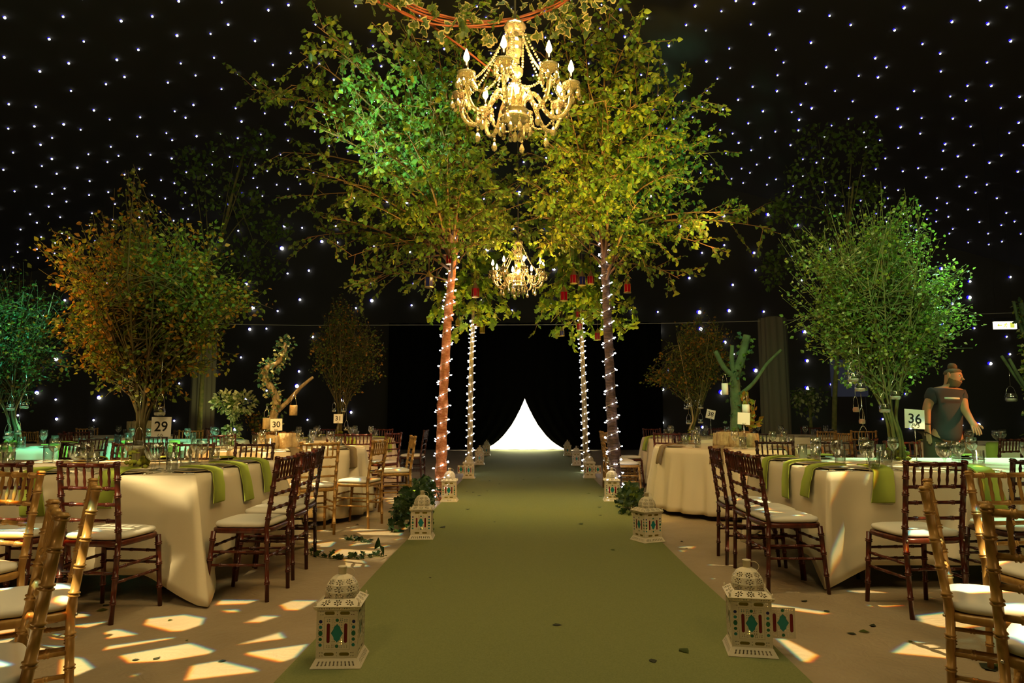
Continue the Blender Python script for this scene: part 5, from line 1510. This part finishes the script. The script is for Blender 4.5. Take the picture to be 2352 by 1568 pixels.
# ---- jars hung in the table trees
for px, py, y, lab, kw in ((367, 940, 4.80, 'silvery glass jar hung beside the amber tree stems, above the card', dict(r=.037)), (318, 1017, 4.85, 'glass jar hung low on the amber tree stems', dict(r=.036)),
        (1960, 862, 5.75, 'glass jar hung highest on the green tree of the right square table', dict(r=.046)), (1976, 885, 5.75, 'glass jar just below the highest one on the green tree of the right square table', dict(r=.043)), (2057, 903, 5.8, 'glass jar hung farthest right on the green tree of the right square table', dict(r=.044)),
        (2032, 933, 5.75, 'glass jar hung right of the green tree stems, near the card', dict(r=.044)), (1984, 1010, 5.75, 'glass jar hung lowest on the green tree of the right square table', dict(r=.042)), (1966, 938, 6.15, 'rusty jar hung left of the green tree stems, upper of two', dict(r=.026, rust=True)), (1980, 965, 6.15, 'rusty jar hung left of the green tree stems, lower of two', dict(r=.026, rust=True)),
        (24, 932, 7.7, 'jar on the far left tree, upper left', dict(r=.045)), (56, 928, 7.7, 'jar on the far left tree, upper right', dict(r=.045)), (18, 997, 7.65, 'jar on the far left tree, low left', dict(r=.045)), (42, 990, 7.65, 'jar on the far left tree, low right', dict(r=.03)),
        (1577, 933, 11.2, 'jar on the right brown-leaved tree, upper far left', dict(r=.042)), (1584, 928, 11.1, 'jar on the right brown-leaved tree, upper left', dict(r=.042)), (1610, 932, 11.1, 'jar on the right brown-leaved tree, upper right', dict(r=.042)), (1582, 967, 11.1, 'jar on the right brown-leaved tree, lower left', dict(r=.042)), (1609, 965, 11.1, 'jar on the right brown-leaved tree, lower right', dict(r=.042)),
        (767, 940, 10.8, 'jar on the left brown-leaved tree, left', dict(r=.032)), (789, 940, 10.8, 'jar on the left brown-leaved tree, right', dict(r=.038)), (795, 982, 10.8, 'jar on the left brown-leaved tree, lowest', dict(r=.036)),
        (2322, 908, 9.25, 'ribbed jar hung at the right frame edge', dict(r=.07))):
    hanging_jar(px, py, y, lab, **kw)
def bark_pot(px, py, y, w, h, label, m='log_end'):
    p = D(px, py, y); t = thing('bark_pot', label, 'pot', (p.x, p.y, p.z - h/2), 0, 'bark candle pots hung on the bare trees')
    MB().lathe([(.001, 0), (w/2, 0), (w/2*1.03, h*.5), (w/2, h), (w/2*.82, h), (w/2*.8, .012), (.001, .012)], 14, close=False).build('pot', M[m], t)
    for s in (-1, 1): MB().tube([(s*w*.42, 0, h*.9), (s*w*.3, 0, h + .06), (0, 0, h + .13)], .002, 4).build('wire', M['silver'], t)
    return t
bark_pot(674, 942, 7.75, .085, .115, 'bark pot hanging from the bare side limb behind the gnarled tree table')
bark_pot(612, 972, 7.7, .080, .125, 'pale bark pot hanging left of the gnarled trunk')
bark_pot(1665, 893, 8.2, .075, .135, 'ridged glass pot hanging left of the sawn trunk', 'card')
bark_pot(1713, 938, 8.2, .085, .10, 'ridged pot hanging right of the sawn trunk', 'card')

# ---- draped pillars, the cable between them, dim trees at the back
def pillar(px0, px1, y, label, htop):
    x0, x1 = D(px0, 900, y).x, D(px1, 900, y).x; cx, r = (x0+x1)/2, (x1-x0)/2
    t = thing('draped_pillar', label, 'pillar', (cx, y, 0), 0, 'draped pillars')
    n = 64; mb = MB()
    for j, z in enumerate((0, .6, 1.4, 2.2, htop - .06, htop)):
        for k in range(n):
            a = 2*PI*k/n; q = r*(1 + .09*math.sin(a*11 + .3*j) + .05*math.sin(a*5 + 1) - .02*j)
            mb.v.append((q*math.cos(a), q*math.sin(a)*.8, z))
    for j in range(5):
        for k in range(n): mb.f.append((j*n+k, j*n+(k+1) % n, (j+1)*n+(k+1) % n, (j+1)*n+k)); mb.m.append(0)
    mb.build('drape', M['drape_grey'], t)
    MB().tube([(0, 0, 0), (0, 0, htop + .02)], .05, 10).build('pole', M['steel'], t)
    MB().lathe([(r*.5, htop - .005), (r*.5, htop + .03)], 16).build('cap', M['drape_grey'], t)
    return t
pillar(440, 492, 14.0, 'grey pleated drape on a pillar at the left, lit olive', 3.08)
pillar(1748, 1813, 14.0, 'grey pleated drape on a pillar at the right', 3.10)
pa = [D(-60, 700, 14.3), D(466, 742, 14.02), D(1000, 746, 14.0), D(1400, 744, 14.0), D(1780, 736, 14.02), D(2420, 715, 14.3)]
wr = thing('hanging_wire', 'thin pale wire strung across the hall between the draped pillars', 'wire', tuple(pa[1]))
MB().tube(smooth_path(pa, 5), .006, 4).build('wire_line', M['cable_clear'], wr); fix(wr)
def dim_tree(label, base_px, y, trunk_px, blobs, n, mats, lsz=.11):
    b = Z(*base_px) if y is None else Vector((D(base_px[0], base_px[1], y).x, y, 0))
    t = thing('birch_tree', label, 'tree', tuple(b), 0, 'dim trees at the back')
    path = smooth_path([b] + [D(x, yy, b.y) for x, yy in trunk_px], 4)
    MB().tube(path, [.055 - .035*k/(len(path)-1) for k in range(len(path))], 8).build('trunk', M['stem_green'], t)
    P, Dn, S = [], [], []
    for px, py, rx, ry in blobs:
        c = D(px, py, b.y); k_ = b.y/FPX
        a, d = along(path, rnd.uniform(.55, .95)); MB().tube(bez(a, a.lerp(c, .5) + Vector((0, 0, .15)), c, 6), [.016, .013, .010, .008, .006, .004], 5).build('branch', M['stem_green'], t)
        for j in range(n):
            P.append(ellipsoid(c, (rx*k_, rx*k_, ry*k_), .2)); Dn.append((rvec() + Vector((0, 0, -.5))).normalized()); S.append(lsz*rnd.uniform(.6, 1.2))
    foliage('foliage', t, P, Dn, S, mats)
    return fix(t)
DM = [M['leaf_olive'], M['leaf_green']]
dim_tree('tall dim tree behind the left draped pillar', (455, 1010), 13.2, ((460, 950), (466, 850), (480, 700), (520, 500), (560, 350)), [(440, 370, 50, 40), (470, 430, 70, 60), (540, 350, 70, 50), (590, 330, 40, 50), (520, 450, 80, 60), (580, 480, 70, 50), (640, 525, 40, 30), (560, 560, 80, 60), (500, 600, 70, 60), (600, 610, 60, 40), (480, 700, 60, 60), (540, 680, 60, 50)], 95, DM)
dim_tree('tall dim tree behind the bright green table tree', (1912, 1005), 13.2, ((1917, 930), (1922, 830), (1930, 720), (1945, 560), (1960, 420)), [(1880, 320, 60, 40), (1960, 310, 55, 40), (1990, 340, 35, 45), (1850, 390, 60, 50), (1930, 400, 70, 55), (1830, 470, 60, 50), (1900, 490, 70, 50), (1990, 440, 30, 30), (1790, 480, 30, 40), (1850, 560, 60, 50), (1810, 600, 50, 45), (1770, 620, 25, 45), (1900, 600, 60, 50)], 95, DM)
dim_tree('low bush with a few lit leaves right of the right draped pillar', (1862, 1000), 14.2, ((1862, 970), (1860, 930)), [(1845, 905, 25, 20), (1875, 910, 28, 22), (1860, 935, 36, 24), (1830, 915, 14, 20)], 70, [M['leaf_olive'], M['leaf_pale']], .09)
dim_tree('dark amber bush left of the gnarled tree', (590, 1010), 12.4, ((590, 990), (588, 970)), [(585, 965, 30, 25), (600, 985, 25, 15)], 90, [M['leaf_amber'], M['leaf_olive']], .07)

# ---- ivy mounds at the feet of the near birches
def mound(name, label, pts, n, spread, hgt, mats, w, lsize, parts=220):
    t, P, Dn, S = ivy_patch(name, label, 'bush', pts, n, spread, lsize, mats, w, hgt=hgt)
    order = sorted(range(n), key=lambda i: P[i].length)
    a, b = order[:parts], order[parts:]
    leaf_parts(t, [P[i] for i in a], [Dn[i] for i in a], [S[i] for i in a], mats, True, 'ivy_leaf')
    if b: foliage('foliage', t, [P[i] for i in b], [Dn[i] for i in b], [S[i] for i in b], mats, w, True)
    return fix(t)
mound('ivy_bush', 'dark ivy bush heaped at the foot of the orange birch', [Z(940, 1222), Z(945, 1195), Z(955, 1165), Z(985, 1150)], 520, .17, .30, [M['leaf_dark'], M['ivy_green']], (3, 1), .085)
mound('ivy_bush', 'dark ivy heaped behind the second right lantern, some leaves lit yellow', [Z(1455, 1185), Z(1450, 1165), Z(1445, 1150)], 330, .15, .22, [M['leaf_dark'], M['ivy_green'], M['leaf_olive']], (3, 1, 1), .08)
lamp('bush_spot', 'SPOT', (1.18, 7.4, .35), 5, (1, .62, .05), (1.36, 7.6, .05), .03, 55, .5)
t, P, Dn, S = ivy_patch('ivy_trail', 'trailing ivy vine lying on the pale floor left of the carpet', 'vine', [Z(700, 1268), Z(745, 1281), Z(790, 1283), Z(850, 1279), Z(882, 1278)], 40, .045, .052, [M['leaf_dark']], None)
leaf_parts(t, P, Dn, S, [M['leaf_dark'], M['ivy_green']], True, 'ivy_leaf')
o = D(860, 1262, 5.45)
leaf_parts(t, [o, D(870, 1250, 5.5)], [Vector((.3, 0, 1)), Vector((.4, 0, -.9))], [.10, .10], [M['leaf_dark']], False, 'ivy_leaf'); fix(t)
t, P, Dn, S = ivy_patch('ivy_trail', 'short ivy sprig lying on the pale floor above the longer vine', 'vine', [Z(806, 1238), Z(825, 1242), Z(857, 1246)], 24, .04, .045, [M['leaf_dark']], None)
leaf_parts(t, P, Dn, S, [M['leaf_dark'], M['ivy_green']], True, 'ivy_leaf'); fix(t)
# fallen leaves
V, F = foliage_arrays(np.zeros((1, 3)), np.array([[0, 1.0, 0]]), np.ones(1), .10)
FALL = [np_mesh('fallen_leaf', *foliage_arrays(np.zeros((1, 3)), np.array([[0, 1.0, 0.06]]), np.ones(1), f), [m]) for f, m in ((.05, M['litter']), (-.08, M['litter']), (.1, M['leaf_olive']))]
for m_ in FALL:
    zs = [v.co.z for v in m_.vertices]
    # lay flat: rotate so that the rib frame is horizontal
    co = np.array([v.co for v in m_.vertices]); u = co[3] - co[0]; u /= np.linalg.norm(u); sd = co[1] - co[5]; sd -= u*sd.dot(u); sd /= np.linalg.norm(sd); nn = np.cross(sd, u)
    loc = np.stack([co@sd, co@u, co@nn], 1); loc[:, 2] -= loc[:, 2].min() - .02
    m_.vertices.foreach_set('co', loc.astype(np.float32).ravel()); m_.update()
for px, py, s in ((1561, 1489, .055), (1098, 1138, .05), (1072, 1128, .04), (1090, 1130, .05), (1103, 1137, .04), (1116, 1127, .035), (1125, 1104, .05), (1068, 1170, .05), (1011, 1212, .06), (1152, 1111, .05), (1206, 1101, .04), (1238, 1097, .04), (1376, 1164, .06), (1382, 1183, .04), (1331, 1202, .06), (1357, 1133, .05), (1375, 1140, .05), (1413, 1263, .03), (1050, 1210, .03),
                  (1503, 1522, .04), (1132, 1199, .03), (1268, 1435, .04), (990, 1327, .02)):
    s *= 1.35; p = Z(px, py, .010); o = tag(put('fallen_leaf', rnd.choice(FALL), None, (p.x, p.y, .010), (0, 0, rnd.uniform(0, 6)), (s, s, s)), 'small dark fallen leaf lying on the green carpet', 'leaf', 'fallen leaves on the carpet')
for px, py, s in ((250, 1400, .07), (236, 1393, .05), (302, 1517, .035), (350, 1516, .04), (396, 1423, .03), (520, 1517, .04), (755, 1218, .04), (765, 1210, .04), (788, 1230, .04), (812, 1229, .05), (820, 1206, .05), (430, 1472, .02), (1565, 1243, .04), (1580, 1260, .03), (1840, 1382, .05), (1900, 1407, .05), (1998, 1452, .06), (2002, 1440, .05), (1968, 1458, .05), (2088, 1475, .03), (1745, 1340, .03), (2255, 1535, .10), (2270, 1528, .09), (2262, 1540, .08)):
    p = Z(px, py); o = tag(put('fallen_leaf', rnd.choice(FALL), None, (p.x, p.y, .002), (0, 0, rnd.uniform(0, 6)), (s, s, s)), 'small fallen leaf lying on the pale floor', 'leaf', 'fallen leaves on the floor')

# ---- screen and exit lamp
y = 17.0
c = D(1950, 868, y); w, h = 82*y/FPX, 84*y/FPX
sc = thing('projection_screen', 'dim hanging screen with yellow and pink lettering behind the green table tree', 'screen', (c.x, y, 0))
MB().box((0, 0, c.z), (w, .04, h)).build('screen_sheet', M['screen'], sc, smooth=False)
for s in (-1, 1): MB().tube([(s*w*.45, .03, 0), (s*w*.45, .03, c.z + h/2)], .02, 6).build('pole', M['steel'], sc)
for txt, px, py, m in (('P', 1949, 849, 't_yellow'), ('r', 1981, 848, 't_pink'), ('y', 1951, 866, 't_yellow'), ('r', 1977, 865, 't_pink'), ("a'", 1954, 880, 't_yellow')):
    q = D(px, py, y); vs_, fs_ = text_mesh(txt, .17)
    MB().add([(q.x - c.x + a, -.025 - z, q.z + b) for a, b, z in vs_], fs_).build('lettering', M[m], sc, smooth=False)
y = 15.0
c = D(2308, 747, y); k = y/FPX
ex = thing('exit_lamp', 'lit exit sign box with a running figure hanging at the far right', 'exit sign', (c.x, y, c.z), math.radians(-4))
MB().box((0, 0, 0), (48*k, .06, 17*k)).build('sign_body', M['exit_white'], ex, smooth=False)
MB().box((0, 0, 13*k), (50*k, .10, 8*k)).build('housing', M['steel'], ex, smooth=False)
# pictogram: arrow, door, running figure
mb = MB()
mb.box((14*k, -.033, 0), (9*k, .004, 12*k))
mb.build('door_symbol', M['exit_green'], ex, smooth=False)
mb = MB(); mb.ball((1*k, -.033, 4*k), 1.7*k, 8, 4)
for a, b in (((0, 2.5), (-2, -1.5)), ((-2, -1.5), (1.5, -3)), ((1.5, -3), (1, -6)), ((-2, -1.5), (-5, -5)), ((0, 2), (3.5, .5)), ((0, 2), (-4, 1))):
    mb.tube([(a[0]*k, -.033, a[1]*k), (b[0]*k, -.033, b[1]*k)], .8*k, 5)
mb.build('running_figure', M['exit_green'], ex)
mb = MB(); mb.add([(-19*k, -.034, 0), (-14*k, -.034, 4*k), (-14*k, -.034, 1.3*k), (-8*k, -.034, 1.3*k), (-8*k, -.034, -1.3*k), (-14*k, -.034, -1.3*k), (-14*k, -.034, -4*k)], [(0, 1, 2), (0, 2, 5), (0, 5, 6), (2, 3, 4, 5)]); mb.build('arrow', M['exit_green'], ex, smooth=False)
for s in (-1, 1): MB().tube([(s*18*k, 0, 16*k), (s*18*k, 0, 16*k + 5.2)], .004, 4).build('hanging_cable', M['cable_dark'], ex)

# ---------------------------------------------------------------- the waiter
def skin_mesh(name, verts, edges, radii, sub=2, root=0):
    me = bpy.data.meshes.new(name); me.from_pydata([tuple(v) for v in verts], edges, []); me.update()
    o = bpy.data.objects.new(name, me); COL.objects.link(o)
    o.modifiers.new('skin', 'SKIN'); sv = me.skin_vertices[0].data
    for i, r in enumerate(radii): sv[i].radius = (r, r) if not isinstance(r, tuple) else r
    for i in range(len(verts)): sv[i].use_root = (i == root)
    s = o.modifiers.new('sub', 'SUBSURF'); s.levels = sub; s.render_levels = sub
    bpy.context.view_layer.update()
    ev = o.evaluated_get(bpy.context.evaluated_depsgraph_get())
    m2 = bpy.data.meshes.new_from_object(ev)
    bpy.data.objects.remove(o)
    m2.polygons.foreach_set('use_smooth', [True]*len(m2.polygons))
    return m2
PY = 7.0
pw = lambda px, py, d=0.0: D(px, py, PY + d)
pelvis = pw(2172, 978); pelvis.z = .93
chest = pw(2178, 915); waist = pelvis.lerp(chest, .42); neck = pw(2183, 888); head = pw(2191, 866, -.02); chin = pw(2196, 890, -.06)
shL = pw(2141, 904, .02); elL = pw(2128, 940, -.02); wrL = pw(2130, 978, -.06)
shR = pw(2210, 904, .0); elR = pw(2214, 938, -.10); wrR = pw(2232, 968, -.24)
def down(p, dx, dy, z): return Vector((p.x + dx, p.y + dy, z))
hipL, hipR = down(pelvis, -.09, .02, .88), down(pelvis, .09, 0, .88)
knL, knR = down(pelvis, -.13, .02, .48), down(pelvis, .13, -.06, .48)
anL, anR = down(pelvis, -.14, .08, .09), down(pelvis, .15, .0, .09)
toL, toR = down(pelvis, -.15, -.10, .035), down(pelvis, .17, -.18, .035)
per = thing('person', 'man in a charcoal t-shirt leaning over a table at the far right', 'person', (pelvis.x, pelvis.y, 0))
crown = head + Vector((.005, .01, .085))
V_ = [pelvis, waist, chest, neck, head, crown, shL, elL, wrL, shR, elR, wrR, hipL, knL, anL, toL, hipR, knR, anR, toR]
E_ = [(0, 1), (1, 2), (2, 3), (3, 4), (4, 5), (2, 6), (6, 7), (7, 8), (2, 9), (9, 10), (10, 11), (0, 12), (12, 13), (13, 14), (14, 15), (0, 16), (16, 17), (17, 18), (18, 19)]
Rr = [.105, .100, .115, .058, .092, .070, .058, .043, .030, .058, .043, .030, .085, .058, .042, .034, .085, .058, .042, .034]
# hands: palm plus five fingers each, part of the body chain
def hand(wi, w, d, side):
    d = d.normalized(); base = len(V_)
    s = d.cross(Vector((0, 0, 1))); s = (s if s.length > .1 else Vector((0, 1, 0))).normalized(); n = s.cross(d)
    palm = w + d*.05; V_.append(palm); Rr.append(.030); E_.append((wi, base))
    for k, l in enumerate((.070, .080, .075, .058)):
        a = palm + s*(-.028 + .0185*k) + d*.03; b = a + (d + s*(-.10 + .065*k) - Vector((0, 0, .25)))*l*.55; c = b + (d*.6 - Vector((0, 0, .6)))*l*.5
        i = len(V_); V_.extend([a, b, c]); Rr.extend([.0095, .0088, .0078]); E_.extend([(base, i), (i, i+1), (i+1, i+2)])
    a = palm - d*.01 + s*side*.034; b = a + (s*side*.6 + d*.7)*.045; c = b + d*.03
    i = len(V_); V_.extend([a, b, c]); Rr.extend([.012, .010, .0085]); E_.extend([(base, i), (i, i+1), (i+1, i+2)])
hand(8, wrL, Vector((.05, -.05, -1)), 1); hand(11, wrR, (wrR - elR), -1)
body = put('body', skin_mesh('body', V_, E_, Rr), M and per); body.data.materials.append(M['skin'])
# t-shirt
sv = [pelvis + Vector((0, 0, -.13)), waist, chest, chest.lerp(neck, .62), shL, shL.lerp(elL, .62), shR, shR.lerp(elR, .62)]
m_ = skin_mesh('tshirt', sv, [(0, 1), (1, 2), (2, 3), (2, 4), (4, 5), (2, 6), (6, 7)], [.150, .138, .150, .080, .080, .072, .080, .072])
m_.materials.append(M['shirt']); ts = put('tshirt', m_, per)
# printed bar on the chest
q0, q1 = pw(2170, 914, -.170), pw(2203, 915, -.165)
MB().tube([q0, q0.lerp(q1, .5) + Vector((0, -.012, 0)), q1], .010, 6).build('chest_print', M['print'], ts)
m_ = skin_mesh('trousers', [pelvis + Vector((0, 0, .09)), hipL, knL, anL + Vector((0, 0, .02)), hipR, knR, anR + Vector((0, 0, .02))], [(0, 1), (1, 2), (2, 3), (0, 4), (4, 5), (5, 6)], [.162, .130, .090, .072, .130, .090, .072])
m_.materials.append(M['trouser']); tro = put('trousers', m_, per)
MB().ball(pelvis + Vector((.09, -.150, -.12)), .070, 12, 8, sc=(1, .40, .95), jit=.05).build('tool_pouch', M['apron'], tro)
for a, tt in ((anL, toL), (anR, toR)):
    MB().ball(a.lerp(tt, .5) + Vector((0, 0, -.012)), .085, 10, 6, sc=(.55, 1.6, .55)).build('shoe', M['steel'], per)
# head: everything below is laid on the modelled surface of the head
from mathutils.bvhtree import BVHTree
bvh = BVHTree.FromPolygons([v.co for v in body.data.vertices], [tuple(p.vertices) for p in body.data.polygons])
fwd = Vector((.52, -.76, -.46)).normalized(); rt = fwd.cross(Vector((0, 0, 1))).normalized(); upv = rt.cross(fwd).normalized()
hc_ = head.lerp(crown, .40)
def surf(v, lift=0.0):
    v = v.normalized(); h = bvh.ray_cast(hc_, v)
    return hc_ + v*((h[3] if h[3] and h[3] < .16 else .09) + lift)
def shell_on_head(name, inside, lift, m, nu=36, nv=24, rough=.006):
    vs, fs = [], []
    for j in range(nv+1):
        th = PI*j/nv
        for i in range(nu):
            a = 2*PI*i/nu
            v = rt*(math.sin(th)*math.cos(a)) + fwd*(math.sin(th)*math.sin(a)) + upv*math.cos(th)
            w = inside(v.dot(rt), v.dot(fwd), v.dot(upv))
            vs.append(surf(v, (lift + rnd.uniform(-rough, rough))*w - .012*(1-w)))
    for j in range(nv):
        for i in range(nu): fs.append((j*nu+i, j*nu+(i+1) % nu, (j+1)*nu+(i+1) % nu, (j+1)*nu+i))
    return MB().add(vs, fs).build(name, m, per)
ss = lambda x, a, b: max(0, min(1, (x-a)/(b-a)))
shell_on_head('hair', lambda r, f, u: ss(u - .80*f, -.22, .22)*ss(u, -.75, -.40), .014, M['hair'], rough=.0035)
MB().ball(surf(upv*.85 - fwd*.6, .022), .044, 12, 8, jit=.07).build('hair_bun', M['hair'], per)
shell_on_head('beard', lambda r, f, u: ss(f, -.05, .2)*ss(-u, .30, .50)*(1 - ss(f, .86, .93)*ss(u, -.45, -.38))*ss(u, -.95, -.8), .010, M['hair'], rough=.004)
MB().tube([surf(fwd*.99 + upv*.06, -.004), surf(fwd*.97 - upv*.16, .020), surf(fwd*.96 - upv*.24, .004)], [.007, .012, .009], 8).build('nose', M['skin'], per)
for s in (-1, 1):
    e = MB().ball(surf(fwd*.92 + rt*(s*.36) + upv*.06, -.006), .0105, 10, 7).build('eye', M['card'], per)
    MB().ball(surf(fwd*.93 + rt*(s*.35) + upv*.045, .002), .005, 8, 5).build('pupil', M['ink'], e)
    MB().tube([surf(fwd*.95 + rt*(s*.18) + upv*.20, .001), surf(fwd*.92 + rt*(s*.34) + upv*.24, .001), surf(fwd*.85 + rt*(s*.50) + upv*.20, .0)], [.005, .005, .003], 6).build('eyebrow', M['hair'], per)
    MB().ball(surf(rt*s - upv*.20 - fwd*.05, .004), .026, 10, 7, sc=(.5, .75, 1.1)).build('ear', M['skin'], per)
MB().tube([surf(fwd*.90 - upv*.46 - rt*.16, .004), surf(fwd*.93 - upv*.45, .006), surf(fwd*.90 - upv*.46 + rt*.16, .004)], .0055, 6).build('mouth', mat('lips', (.38, .14, .10), .5), per)
MB().lathe([(.034, -.004), (.034, .004)], 12, Matrix.Translation(wrL + Vector((0, 0, .02)))).build('wristband', M['ink'], per)
fix(per)
bpy.context.view_layer.update()
